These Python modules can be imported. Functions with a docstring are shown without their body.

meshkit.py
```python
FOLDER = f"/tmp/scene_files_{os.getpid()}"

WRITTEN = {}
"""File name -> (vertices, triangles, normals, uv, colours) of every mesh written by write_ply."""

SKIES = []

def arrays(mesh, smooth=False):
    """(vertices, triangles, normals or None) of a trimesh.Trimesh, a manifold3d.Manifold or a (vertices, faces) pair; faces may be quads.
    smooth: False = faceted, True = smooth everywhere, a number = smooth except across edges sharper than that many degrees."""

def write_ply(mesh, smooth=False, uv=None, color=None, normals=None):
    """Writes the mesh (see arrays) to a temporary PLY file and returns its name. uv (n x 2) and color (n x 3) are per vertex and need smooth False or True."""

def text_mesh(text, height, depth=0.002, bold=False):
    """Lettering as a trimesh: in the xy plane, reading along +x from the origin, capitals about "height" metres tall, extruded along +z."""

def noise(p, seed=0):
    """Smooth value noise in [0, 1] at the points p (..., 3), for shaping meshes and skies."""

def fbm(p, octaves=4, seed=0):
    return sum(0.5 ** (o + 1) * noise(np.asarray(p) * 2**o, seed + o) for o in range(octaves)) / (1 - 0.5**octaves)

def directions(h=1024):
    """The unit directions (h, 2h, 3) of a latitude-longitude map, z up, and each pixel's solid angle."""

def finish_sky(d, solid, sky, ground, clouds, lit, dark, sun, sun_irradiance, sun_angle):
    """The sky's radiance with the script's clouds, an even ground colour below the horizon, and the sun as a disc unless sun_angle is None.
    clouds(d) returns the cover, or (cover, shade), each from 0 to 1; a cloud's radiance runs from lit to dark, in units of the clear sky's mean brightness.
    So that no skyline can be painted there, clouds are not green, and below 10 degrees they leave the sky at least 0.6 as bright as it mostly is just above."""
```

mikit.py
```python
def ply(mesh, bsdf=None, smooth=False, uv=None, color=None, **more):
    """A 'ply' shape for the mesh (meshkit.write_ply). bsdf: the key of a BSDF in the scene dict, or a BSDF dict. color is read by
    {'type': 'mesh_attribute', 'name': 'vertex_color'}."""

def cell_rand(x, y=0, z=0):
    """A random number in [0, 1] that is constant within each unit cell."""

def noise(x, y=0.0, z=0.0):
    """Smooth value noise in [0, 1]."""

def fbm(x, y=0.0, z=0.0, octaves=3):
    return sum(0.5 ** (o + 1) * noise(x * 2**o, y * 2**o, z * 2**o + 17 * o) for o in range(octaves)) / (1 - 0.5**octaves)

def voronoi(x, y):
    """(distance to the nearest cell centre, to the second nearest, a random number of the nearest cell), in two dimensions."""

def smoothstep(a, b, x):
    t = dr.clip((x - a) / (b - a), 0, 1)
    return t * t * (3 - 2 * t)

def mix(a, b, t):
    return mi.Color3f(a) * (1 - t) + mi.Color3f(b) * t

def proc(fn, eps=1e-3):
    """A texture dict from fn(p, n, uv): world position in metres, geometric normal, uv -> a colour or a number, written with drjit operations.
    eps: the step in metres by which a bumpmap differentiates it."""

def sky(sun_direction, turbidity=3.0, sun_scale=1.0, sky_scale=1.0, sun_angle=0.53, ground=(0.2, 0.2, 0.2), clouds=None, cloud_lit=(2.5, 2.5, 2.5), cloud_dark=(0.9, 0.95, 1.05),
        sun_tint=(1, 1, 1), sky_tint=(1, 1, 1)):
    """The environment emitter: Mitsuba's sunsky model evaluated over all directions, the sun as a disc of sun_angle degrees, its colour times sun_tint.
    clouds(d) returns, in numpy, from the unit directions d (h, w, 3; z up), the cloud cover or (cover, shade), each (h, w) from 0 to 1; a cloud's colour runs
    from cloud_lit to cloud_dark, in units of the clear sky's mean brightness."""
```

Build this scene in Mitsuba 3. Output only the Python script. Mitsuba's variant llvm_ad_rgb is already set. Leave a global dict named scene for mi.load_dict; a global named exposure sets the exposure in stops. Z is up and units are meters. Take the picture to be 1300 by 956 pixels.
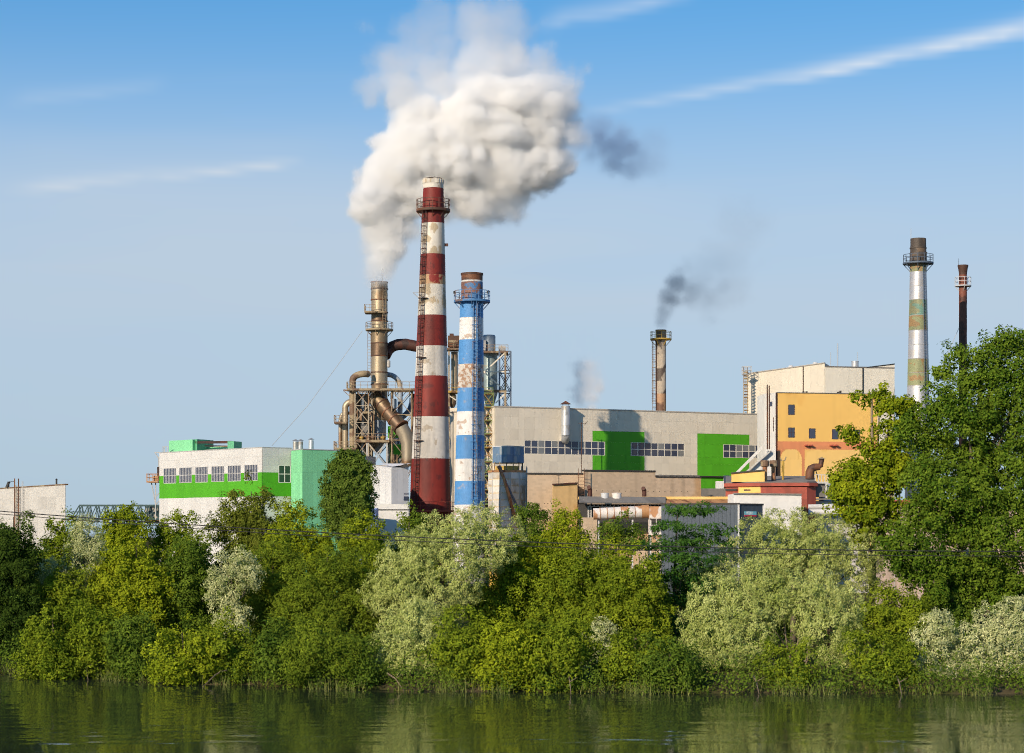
import math, random
import numpy as np
import drjit as dr
import mitsuba as mi
import mikit, meshkit
from mikit import noise, fbm, smoothstep, mix

# ------------------------------------------------------------------ camera, sky, exposure
T = mi.ScalarTransform4f
F, CX, HY, CZ = 2607.0, 650.0, 680.0, 10.0          # focal length in photo pixels, centre column, horizon row, eye height
scene, labels = {}, {}
FOV = 2 * math.degrees(math.atan(650.0 / F))
scene['camera'] = {'type': 'perspective', 'fov': FOV, 'fov_axis': 'x', 'near_clip': 1.0, 'far_clip': 20000.0,
                   'principal_point_offset_y': -(HY - 478.0) / 956.0,
                   'to_world': T().look_at(origin=[0, 0, CZ], target=[0, 100, CZ], up=[0, 0, 1])}
SUN = np.array([-0.649, -1.0, 0.470])
SUN = SUN / np.linalg.norm(SUN)
exposure = 2.2


def clouds(d):
    az = np.degrees(np.arctan2(d[..., 0], d[..., 1]))
    el = np.degrees(np.arcsin(np.clip(d[..., 2], -1, 1)))
    # thin veil that thickens towards the horizon, all round
    wisp = meshkit.fbm(np.stack([az * 0.06 + el * 0.05, el * 0.55 - az * 0.02, az * 0], -1), 4, 5)
    cover = 0.82 / (1 + np.exp((el - 11.2) / 1.5)) + 0.12 * np.clip((wisp - 0.52) * 4, 0, 1) * np.exp(-((el - 10) / 5.0) ** 2)

    def trail(a0, e0, a1, e1, w0, w1, s0, s1, seed):
        t = (az - a0) / (a1 - a0)
        e = e0 + (e1 - e0) * t
        w = w0 + (w1 - w0) * np.clip(t, 0, 1)
        n = meshkit.fbm(np.stack([az * 0.55, el * 2.6 - az * 0.45, az * 0 + seed], -1), 4, seed)
        dd = (el - e + (n - 0.5) * 0.7 * w) / w
        prof = np.exp(-np.where(dd > 0, dd * 0.8, dd * 1.6) ** 2) * np.clip(0.2 + 1.6 * n, 0, 1.4)
        ends = np.clip(t * 6 + 0.2, 0, 1) * np.clip((1 - t) * 8 + 0.3, 0, 1)
        return prof * ends * (s0 + (s1 - s0) * np.clip(t, 0, 1))

    veil = cover
    cover = cover + trail(1.5, 11.5, 15.5, 13.6, 0.10, 0.27, 0.14, 0.72, 3)
    cover = cover + trail(0.8, 13.95, 5.2, 14.75, 0.25, 0.25, 0.22, 0.22, 7)
    cover = cover + trail(-13.8, 9.25, -6.0, 10.2, 0.2, 0.12, 0.15, 0.26, 11)
    cover = cover + trail(-13.8, 11.6, -9.5, 12.2, 0.22, 0.2, 0.07, 0.06, 13)
    return np.clip(cover, 0, 0.93), veil / np.maximum(cover, 1e-6) * (1 - 0.24 * np.clip(el / 9, 0, 1))


scene['sky'] = mikit.sky(SUN, turbidity=3, sun_tint=(0.91, 1.0, 1.27), sky_tint=(0.31, 0.80, 1.18), clouds=clouds,
                         cloud_lit=(2.9, 3.1, 3.3), cloud_dark=(1.78, 2.05, 2.36))

# ------------------------------------------------------------------ palette and materials
PAL = {}
_rows = []


def pal(name, rgb, peel=None, amt=0.0, scale=0.6, dirt=0.12, course=0.0):
    """A paint: base colour, what shows where it has peeled, how much, size of the patches, streaky dirt, brick courses."""
    PAL[name] = len(_rows)
    _rows.append([*rgb, *(peel or rgb), amt, scale, dirt, course])


BROWN, BRICK = (0.10, 0.05, 0.03), (0.36, 0.25, 0.14)
pal('white', (0.56, 0.55, 0.53)); pal('pure_white', (0.54, 0.535, 0.53), dirt=0.10); pal('off_white', (0.46, 0.445, 0.42))
pal('beige', (0.575, 0.525, 0.44), dirt=0.08); pal('beige_dark', (0.36, 0.33, 0.29), dirt=0.1); pal('beige_light', (0.62, 0.585, 0.51), dirt=0.08)
pal('green', (0.07, 0.33, 0.012), dirt=0.12); pal('mint', (0.20, 0.56, 0.29), dirt=0.12); pal('mint_dark', (0.10, 0.36, 0.20), dirt=0.2)
pal('roof_grey', (0.16, 0.15, 0.14), dirt=0.4); pal('dark', (0.035, 0.033, 0.032)); pal('black', (0.012, 0.012, 0.013))
pal('grey', (0.38, 0.38, 0.38)); pal('pale_grey', (0.50, 0.50, 0.52), dirt=0.12); pal('slate', (0.062, 0.080, 0.105), dirt=0.15)
pal('slate_blue', (0.12, 0.20, 0.32), (0.25, 0.3, 0.33), 0.35, 0.5, 0.4); pal('truss', (0.035, 0.075, 0.08))
pal('red_paint', (0.215, 0.024, 0.018), (0.12, 0.02, 0.018), 0.18, 1.0, 0.6, 0.3)
pal('red_peel', (0.215, 0.024, 0.018), (0.40, 0.27, 0.15), 0.62, 0.9, 0.4, 0.3)
pal('cream_paint', (0.64, 0.60, 0.53), (0.42, 0.33, 0.21), 0.34, 0.8, 0.6, 0.35)
pal('cream_clean', (0.66, 0.62, 0.57), (0.45, 0.38, 0.30), 0.14, 1.2, 0.5, 0.35)
pal('blue_paint', (0.085, 0.26, 0.56), (0.24, 0.30, 0.42), 0.14, 1.2, 0.4, 0.25)
pal('blue_rust', (0.08, 0.19, 0.38), (0.25, 0.11, 0.06), 0.58, 1.0, 0.4, 0.3)
pal('chimney_white', (0.68, 0.67, 0.66), (0.45, 0.34, 0.27), 0.20, 1.9, 0.45, 0.3)
pal('chimney_flaked', (0.66, 0.61, 0.55), (0.40, 0.22, 0.13), 0.50, 2.4, 0.45, 0.3)
pal('blue_steel', (0.06, 0.17, 0.36), (0.16, 0.10, 0.08), 0.4, 1.0)
pal('rust', (0.15, 0.062, 0.03), (0.07, 0.035, 0.025), 0.55, 0.8, 0.4); pal('rust_dark', (0.075, 0.028, 0.02), (0.035, 0.02, 0.018), 0.5, 0.8, 0.4)
pal('rust_stack', (0.18, 0.06, 0.038), (0.07, 0.03, 0.022), 0.4, 0.8, 0.4)
pal('rust_light', (0.42, 0.22, 0.10), (0.2, 0.08, 0.04), 0.4, 0.8, 0.4); pal('tan_steel', (0.29, 0.225, 0.14), (0.14, 0.08, 0.05), 0.45, 0.9, 0.5)
pal('bronze', (0.25, 0.185, 0.115), (0.13, 0.08, 0.05), 0.40, 0.35, 0.5); pal('bronze_light', (0.38, 0.31, 0.215), (0.23, 0.15, 0.09), 0.3, 0.35, 0.4)
pal('bronze_grey', (0.33, 0.28, 0.21), (0.22, 0.13, 0.07), 0.3, 0.35, 0.4); pal('bluegrey', (0.27, 0.32, 0.38), (0.35, 0.28, 0.2), 0.3, 0.4, 0.4)
pal('vessel_green', (0.27, 0.34, 0.35), (0.35, 0.33, 0.26), 0.3, 0.3, 0.5); pal('olive', (0.16, 0.23, 0.075), (0.3, 0.16, 0.06), 0.42, 0.8, 0.4)
pal('duct_blue', (0.08, 0.11, 0.16)); pal('yellow_steel', (0.42, 0.27, 0.05), BROWN, 0.35, 1.0)
pal('brick_wall', (0.50, 0.385, 0.275), (0.42, 0.27, 0.14), 0.28, 0.12, 0.3, 0.5); pal('ochre_wall', (0.50, 0.335, 0.155), (0.42, 0.24, 0.09), 0.35, 0.3, 0.5)
pal('yellow_wall', (0.70, 0.435, 0.125), (0.65, 0.38, 0.10), 0.25, 0.15, 0.12); pal('yellow_pale', (0.72, 0.475, 0.165), (0.66, 0.41, 0.12), 0.25, 0.2, 0.1)
pal('salmon', (0.58, 0.22, 0.10), (0.50, 0.2, 0.09), 0.3, 0.3, 0.2); pal('brick_red', (0.34, 0.075, 0.05), (0.24, 0.06, 0.04), 0.35, 0.4, 0.35)
pal('peeled_stack', (0.44, 0.37, 0.29), (0.045, 0.03, 0.025), 0.44, 0.45, 0.5); pal('peeled_low', (0.40, 0.24, 0.14), (0.12, 0.06, 0.04), 0.40, 0.5, 0.5)
pal('verdigris', (0.26, 0.28, 0.15), (0.31, 0.19, 0.09), 0.36, 1.5, 0.5); pal('verdigris_teal', (0.17, 0.30, 0.24), (0.28, 0.27, 0.15), 0.40, 1.5, 0.5)
pal('soot', (0.075, 0.06, 0.05), (0.13, 0.09, 0.06), 0.45, 0.8, 0.4); pal('rusty_white', (0.62, 0.58, 0.55), (0.42, 0.19, 0.07), 0.34, 0.5, 0.3)
pal('silo_panel', (0.60, 0.585, 0.55), (0.45, 0.36, 0.25), 0.3, 0.4, 0.4); pal('yellow_band', (0.55, 0.36, 0.09)); pal('blue_cladding', (0.10, 0.16, 0.36))
pal('pane', (0.04, 0.05, 0.085), dirt=0.0); pal('pane_pale', (0.16, 0.17, 0.18), dirt=0.0); pal('pane_green_reflection', (0.03, 0.06, 0.05), dirt=0.0)  # green pane: a reflection painted into the glass colour
pal('sign_cyan', (0.20, 0.48, 0.56), dirt=0); pal('sign_red', (0.55, 0.06, 0.09), dirt=0); pal('sign_white', (0.8, 0.8, 0.8), dirt=0)
pal('galvanised', (0.50, 0.52, 0.55), (0.35, 0.33, 0.30), 0.25, 0.5, 0.2); pal('silver', (0.50, 0.50, 0.53), (0.5, 0.47, 0.45), 0.25, 0.5, 0.2)
pal('wire', (0.02, 0.02, 0.022)); pal('bark', (0.11, 0.085, 0.06)); pal('bark_pale', (0.20, 0.155, 0.11))
pal('pink_wall', (0.44, 0.34, 0.28), (0.42, 0.3, 0.24), 0.3, 0.3, 0.3); pal('sign_board_red', (0.42, 0.05, 0.025))
TAB = np.array(_rows, np.float32)
COL = [mi.Float(np.ascontiguousarray(TAB[:, k])) for k in range(TAB.shape[1])]


def paint(p, n, uv):
    i = mi.UInt32(dr.floor(uv.x + 0.5))
    g = [dr.gather(mi.Float, c, i) for c in COL]
    base, peel = mi.Color3f(g[0], g[1], g[2]), mi.Color3f(g[3], g[4], g[5])
    s = g[7]
    h = p.x + 0.7 * p.y
    big = fbm(h * s, p.y * s * 0.4, p.z * s * 0.6 + uv.y * 7, 4)
    m = smoothstep(0.72 - 0.45 * g[6] - 0.03, 0.72 - 0.45 * g[6] + 0.05, big) * smoothstep(0.02, 0.1, g[6])
    c = mix(base, peel, m * 0.9)
    streak = fbm(h * 0.8, p.y * 0.2, p.z * 0.06 + uv.y * 3, 2)
    grime = noise(h * 0.25, p.z * 0.2, uv.y * 5)
    row = noise(dr.floor(p.z / 0.35) * 3.7, dr.floor(h / 0.7 + 0.5 * dr.floor(p.z / 0.35)) * 5.1)
    k = 1.0 - g[8] * smoothstep(0.5, 0.8, streak) * 0.6 - g[8] * 0.35 * grime + 0.07 * (big - 0.5)
    k = k * (1.0 - g[9] * 0.35 * row) * (0.95 + 0.10 * uv.y)
    return c * dr.maximum(k, 0.05)


PAINT = mikit.proc(paint)
scene['paint'] = {'type': 'twosided', 'bsdf': {'type': 'principled', 'base_color': PAINT, 'roughness': 0.62, 'specular': 0.35}}
scene['steel'] = {'type': 'twosided', 'bsdf': {'type': 'principled', 'base_color': PAINT, 'roughness': 0.48, 'metallic': 0.5}}
scene['glass'] = {'type': 'twosided', 'bsdf': {'type': 'principled', 'base_color': PAINT, 'roughness': 0.10, 'specular': 0.5}}
scene['leaf'] = {'type': 'principledthin', 'base_color': {'type': 'mesh_attribute', 'name': 'vertex_color'}, 'roughness': 0.5, 'diff_trans': 0.5, 'eta': 1.35}


def soil(p, n, uv):
    a = fbm(p.x * 0.15, p.y * 0.15, 0.0, 4)
    return mix(mi.Color3f(0.055, 0.06, 0.02), mi.Color3f(0.10, 0.08, 0.045), smoothstep(0.4, 0.7, a))


scene['soil'] = {'type': 'twosided', 'bsdf': {'type': 'diffuse', 'reflectance': mikit.proc(soil)}}
scene['water'] = {'type': 'principled', 'base_color': {'type': 'rgb', 'value': [0.012, 0.017, 0.010]}, 'roughness': 0.06, 'specular': 0.5}

# ------------------------------------------------------------------ mesh building


def W(px, py, d):
    """The point at depth d that the photograph shows at (px, py)."""
    return np.array([(px - CX) / F * d, d, CZ + (HY - py) / F * d])


def WX(px, d):
    return (px - CX) / F * d


def WZ(py, d):
    return CZ + (HY - py) / F * d


UP = np.array([0, 0, 1.0])
_jit = random.Random(4)


class M:
    def __init__(self):
        self.v, self.f, self.u, self.n = [], [], [], 0

    def add(self, v, f, p, j=None):
        v, f = np.asarray(v, float), np.asarray(f, int)
        if f.shape[1] == 4:
            f = np.vstack([f[:, [0, 1, 2]], f[:, [0, 2, 3]]])
        self.v.append(v); self.f.append(f + self.n); self.n += len(v)
        j = _jit.random() if j is None else j
        self.u.append(np.tile([[PAL[p], j]], (len(v), 1)))
        return self

    def hexa(self, c, p, j=None):
        """Eight corners: bottom ring then top ring."""
        c = np.asarray(c, float)
        q = [[0, 3, 2, 1], [4, 5, 6, 7], [0, 1, 5, 4], [1, 2, 6, 5], [2, 3, 7, 6], [3, 0, 4, 7]]
        v = np.vstack([c[i] for i in q])
        return self.add(v, np.arange(24).reshape(6, 4), p, j)

    def box(self, x0, x1, y0, y1, z0, z1, p, j=None):
        return self.hexa([[x0, y0, z0], [x1, y0, z0], [x1, y1, z0], [x0, y1, z0], [x0, y0, z1], [x1, y0, z1], [x1, y1, z1], [x0, y1, z1]], p, j)

    def bar(self, a, b, w, h, p):
        """A square bar between two points."""
        a, b = np.asarray(a, float), np.asarray(b, float)
        t = (b - a) / np.linalg.norm(b - a)
        s = np.cross(t, UP if abs(t[2]) < 0.95 else [0, 1, 0]); s /= np.linalg.norm(s)
        o = np.cross(s, t)
        k = [s * x * w / 2 + o * y * h / 2 for x, y in ((-1, -1), (1, -1), (1, 1), (-1, 1))]
        return self.hexa([a + x for x in k] + [b + x for x in k], p)

    def prism(self, poly, z0, z1, p, j=None):
        """A plan polygon raised from z0 to z1 (numbers or lists per corner)."""
        n = len(poly)
        z0 = np.broadcast_to(z0, n); z1 = np.broadcast_to(z1, n)
        lo = np.array([[x, y, z] for (x, y), z in zip(poly, z0)]); hi = np.array([[x, y, z] for (x, y), z in zip(poly, z1)])
        for i in range(n):
            k = (i + 1) % n
            self.add([lo[i], lo[k], hi[k], hi[i]], [[0, 1, 2, 3]], p, j)
        tri = [[0, i, i + 1] for i in range(1, n - 1)]
        self.add(hi, tri, p, j); self.add(lo, tri, p, j)
        return self

    def tube(self, pts, r, p, sides=12, caps=True, j=None):
        pts = np.asarray(pts, float)
        r = np.broadcast_to(np.asarray(r, float), (len(pts),))
        t = np.gradient(pts, axis=0); t /= np.linalg.norm(t, axis=1, keepdims=True)
        s = np.cross(t[0], UP if abs(t[0][2]) < 0.95 else [0, 1, 0])
        rings = []
        ang = np.arange(sides) * 2 * np.pi / sides
        for q, tt, rr in zip(pts, t, r):
            s = s - tt * (s @ tt); s /= np.linalg.norm(s)
            o = np.cross(tt, s)
            rings.append(q + rr * (np.cos(ang)[:, None] * s + np.sin(ang)[:, None] * o))
        j = _jit.random() if j is None else j
        i, k = np.meshgrid(np.arange(len(pts) - 1), np.arange(sides), indexing='ij')
        q = np.stack([i * sides + k, i * sides + (k + 1) % sides, (i + 1) * sides + (k + 1) % sides, (i + 1) * sides + k], -1).reshape(-1, 4)
        self.add(np.vstack(rings), q, p, j)
        if caps:
            tri = [[0, a, a + 1] for a in range(1, sides - 1)]
            self.add(rings[0], tri, p, j); self.add(rings[-1], tri, p, j)
        return self

    def lathe(self, c, prof, p, sides=36, j=None):
        """Profile of (radius, z) or (radius, z, dx, dy) round the vertical through c; each span has its own crease."""
        ang = np.arange(sides) * 2 * np.pi / sides
        cs = np.stack([np.cos(ang), np.sin(ang)], 1)
        j = _jit.random() if j is None else j
        k = np.arange(sides)
        for a, b in zip(prof[:-1], prof[1:]):
            va, vb = (np.column_stack([c[0] + (q[2] if len(q) > 2 else 0) + cs[:, 0] * q[0], c[1] + cs[:, 1] * q[0], np.full(sides, q[1])]) for q in (a, b))
            self.add(np.vstack([va, vb]), np.stack([k, (k + 1) % sides, (k + 1) % sides + sides, k + sides], 1), p, j)
        return self

    def put(self, key, bsdf='paint', label=None, cat=None, group=None, kind=None):
        return emit(key, np.vstack(self.v), np.vstack(self.f), bsdf, np.vstack(self.u), label, cat, group, kind)


_used = {}


def numbered(key):
    n = _used.get(key, 0)
    _used[key] = n + 1
    return key if n == 0 else f'{key}_{n:03d}'


def note(key, label=None, cat=None, group=None, kind=None):
    e = {k: v for k, v in dict(label=label, category=cat, group=group, kind=kind).items() if v}
    if e:
        labels.setdefault(key, {}).update(e)


def emit(key, v, f, bsdf, uv, label=None, cat=None, group=None, kind=None):
    key = numbered(key)
    scene[key] = mikit.ply((v, f), bsdf, smooth=True, uv=uv)
    note(key, label, cat, group, kind)
    return key


def thing(name, label, cat, group=None):
    key = numbered(name)
    note(key, label, cat, group)
    return key


class Wall:
    """An upright plane between two plan points; u runs from a to b, n points to the camera's side."""

    def __init__(self, a, b):
        self.a, self.b = np.array(a, float), np.array(b, float)
        self.L = np.linalg.norm(self.b - self.a)
        self.t = (self.b - self.a) / self.L
        self.n = np.array([self.t[1], -self.t[0]])

    def at(self, u, n, z):
        q = self.a + self.t * u + self.n * n
        return np.array([q[0], q[1], z])

    def u(self, px):
        r = np.array([(px - CX) / F, 1.0])          # ray in plan
        # a + t u = r s
        A = np.array([[self.t[0], -r[0]], [self.t[1], -r[1]]])
        return np.linalg.solve(A, -self.a)[0]

    def depth(self, u):
        return (self.a + self.t * u)[1]

    def uz(self, px, py):
        u = self.u(px)
        return u, WZ(py, self.depth(u))

    def box(self, m, u0, u1, z0, z1, n0, n1, p, j=None):
        c = [self.at(u, n, z) for z in (z0, z1) for u, n in ((u0, n1), (u1, n1), (u1, n0), (u0, n0))]
        return m.hexa(c, p, j)


def gridded(wall, us, zs, pick, parent, name='wall_panel', gap=0.004, n0=0.0, n1=0.07, bsdf='paint'):
    for a, b in zip(us[:-1], us[1:]):
        for lo, hi in zip(zs[:-1], zs[1:]):
            c = pick((a + b) / 2, (lo + hi) / 2)
            if c is None or b - a < 0.05 or hi - lo < 0.05:
                continue
            wall.box(M(), a + gap, b - gap, lo + gap, hi - gap, n0, n1 + 0.004 * _jit.random(), c).put(f'{parent}__{name}', bsdf)


def cuts(lo, hi, step, *extra):
    xs = list(np.linspace(lo, hi, max(2, int(round((hi - lo) / step)) + 1)))
    for e in extra:
        xs = [x for x in xs if abs(x - e) > step * 0.3 or x in (lo, hi)] + [e]
    return sorted(xs)


def window(wall, u0, u1, z0, z1, nu, nz, parent, frame='white', glass=('pane',), bar=0.09, joined=True, seed=0, proud=0.10):
    """A window: frame with its bars, and the panes (one joined part where they are too small to tell apart)."""
    fr = M()
    for k in range(nu + 1):
        u = u0 + (u1 - u0) * k / nu
        wall.box(fr, u - bar / 2, u + bar / 2, z0, z1, 0.0, proud, frame)
    for k in range(nz + 1):
        z = z0 + (z1 - z0) * k / nz
        for i in range(nu):
            ua, ub = u0 + (u1 - u0) * i / nu + bar / 2, u0 + (u1 - u0) * (i + 1) / nu - bar / 2
            wall.box(fr, ua, ub, z - bar / 2, z + bar / 2, 0.0, proud - 0.02, frame)
    w = fr.put(f'{parent}__window')
    rnd = random.Random(seed)
    gl = M()
    for i in range(nu):
        for k in range(nz):
            ua, ub = (u0 + (u1 - u0) * x / nu for x in (i, i + 1))
            za, zb = (z0 + (z1 - z0) * x / nz for x in (k, k + 1))
            tgt = gl if joined else M()
            g = glass[0] if rnd.random() < 0.72 else glass[-1]
            wall.box(tgt, ua + bar / 2, ub - bar / 2, za + bar / 2, zb - bar / 2, -0.02, 0.03 + 0.012 * rnd.random(), g)
            if not joined:
                tgt.put(f'{w}__pane', 'glass')
    if joined:
        k = gl.put(f'{w}__pane', 'glass')
        if nu * nz > 1:
            note(k, kind='stuff')
    return w


def ladder(m, a, b, p, side=(1, 0, 0), width=0.55, step=0.45, r=0.04, cage=0.0, out=(0, -1, 0)):
    a, b, side, out = (np.asarray(x, float) for x in (a, b, side, out))
    for s in (-0.5, 0.5):
        m.bar(a + side * s * width, b + side * s * width, r * 2, r * 2, p)
    L = np.linalg.norm(b - a)
    for k in range(1, int(L / step)):
        q = a + (b - a) * k * step / L
        m.bar(q - side * width / 2, q + side * width / 2, r * 1.4, r * 1.4, p)
    if cage:
        hoops = []
        ang = np.linspace(0, math.pi, 7)
        for k in range(1, int(L / 1.4)):
            q = a + (b - a) * k * 1.4 / L
            m.tube([q + side * math.cos(x) * cage * 0.6 + out * math.sin(x) * cage for x in ang], r, p, 4, False)
        for x in ang[1:-1:2]:
            o = side * math.cos(x) * cage * 0.6 + out * math.sin(x) * cage
            m.bar(a + o + (b - a) * min(1, 2.2 / L), b + o, r * 1.4, r * 1.4, p)
    return m


def ring_platform(m, c, z, r0, r1, rail, p, posts=14, deck=0.18, br=True, t=0.06):
    m.lathe(c, [(r0, z - deck), (r1, z - deck), (r1, z), (r0, z)], p, 28)
    ang = np.arange(posts) * 2 * np.pi / posts
    P = [np.array([c[0] + math.cos(x) * (r1 - 0.05), c[1] + math.sin(x) * (r1 - 0.05), z]) for x in ang]
    for q in P:
        m.bar(q, q + UP * rail, t, t, p)
    for h in (0.5, 1.0):
        for a, b in zip(P, P[1:] + P[:1]):
            m.bar(a + UP * rail * h, b + UP * rail * h, t, t, p)
    if br:
        for x in ang[::2]:
            e = np.array([math.cos(x), math.sin(x), 0])
            c3 = np.array([c[0], c[1], 0])
            m.bar(c3 + e * (r1 - 0.1) + UP * (z - deck), c3 + e * (r0 - 0.1) + UP * (z - deck - (r1 - r0) * 1.1), t * 1.4, t * 1.4, p)
    return m


def deck(m, x0, x1, y0, y1, z, p, rail=1.1, th=0.2, t=0.06, sides='fblr'):
    m.box(x0, x1, y0, y1, z - th, z, p)
    edges = {'f': ((x0, y0), (x1, y0)), 'b': ((x0, y1), (x1, y1)), 'l': ((x0, y0), (x0, y1)), 'r': ((x1, y0), (x1, y1))}
    for s in sides:
        a, b = (np.array([*q, z]) for q in edges[s])
        n = max(1, int(round(np.linalg.norm(b - a) / 1.3)))
        for k in range(n + 1):
            q = a + (b - a) * k / n
            m.bar(q, q + UP * rail, t, t, p)
        for h in (0.5, 1.0):
            m.bar(a + UP * rail * h, b + UP * rail * h, t, t, p)
    return m


def lattice(m, c0, c1, n, p, t=0.12, faces=4):
    """A braced tower between plan corners c0 and c1: list of n level heights."""
    (x0, y0), (x1, y1) = c0, c1
    cs = [(x0, y0), (x1, y0), (x1, y1), (x0, y1)]
    for x, y in cs:
        m.bar([x, y, n[0]], [x, y, n[-1]], t * 1.5, t * 1.5, p)
    for lo, hi in zip(n[:-1], n[1:]):
        for i in range(faces):
            a, b = cs[i], cs[(i + 1) % 4]
            m.bar([*a, hi], [*b, hi], t, t, p)
            m.bar([*a, lo], [*b, hi], t * 0.8, t * 0.8, p)
            m.bar([*b, lo], [*a, hi], t * 0.8, t * 0.8, p)
    return m


def arc(c, r, a0, a1, n, ax, bx):
    ax, bx = np.asarray(ax, float), np.asarray(bx, float)
    return [np.asarray(c, float) + r * (math.cos(x) * ax + math.sin(x) * bx) for x in np.linspace(a0, a1, n)]


# ------------------------------------------------------------------ ground, bank and river


def shore(x):
    x = np.asarray(x, float)
    inlet = 0.9 * np.sin(x * 0.9 + 1) * np.sin(x * 0.23) + 0.7 * np.sin(x * 1.9)
    return np.interp(x, [-400, -60, -40, -27, -10, 10, 400], [172, 165, 163, 154, 146, 143, 141]) + inlet * (np.abs(x) < 80)


def ground_z(x, y):
    b = y - shore(x)                                        # metres inland of the water's edge
    far = np.interp(b, [-14, -4, 0, 4, 14, 40, 90], [-4, -2.4, -1.05, -0.2, 0.3, 0.5, 0.5])
    near = np.interp(y, [-60, -35, -22, -14], [1.0, 0.6, -1.1, -4])
    return np.where(y > 40, far, near)


gx = np.concatenate([[-9000, -3000, -1200, -600, -300], np.linspace(-160, 160, 81), [300, 600, 1200, 3000, 9000]])
gy = np.concatenate([[-3000, -800, -200, -70, -50, -35, -28, -22, -18, -14, 0, 60, 110, 125], np.linspace(132, 215, 56), [240, 280, 350, 450, 600, 900, 1500, 3000, 6000, 9000]])
GX, GY = np.meshgrid(gx, gy, indexing='ij')
GZ = ground_z(GX, GY) + (meshkit.fbm(np.stack([GX * 0.12, GY * 0.12, GX * 0], -1), 3, 9) - 0.5) * 0.5 * ((GY > 140) & (GY < 240))
gi, gj = np.meshgrid(np.arange(len(gx) - 1), np.arange(len(gy) - 1), indexing='ij')
nb = len(gy)
quads = np.stack([gi * nb + gj, (gi + 1) * nb + gj, (gi + 1) * nb + gj + 1, gi * nb + gj + 1], -1).reshape(-1, 4)
scene['ground'] = mikit.ply((np.stack([GX, GY, GZ], -1).reshape(-1, 3), quads), 'soil', smooth=True)
note('ground', 'earth bank and works ground behind the river', kind='structure')

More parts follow.
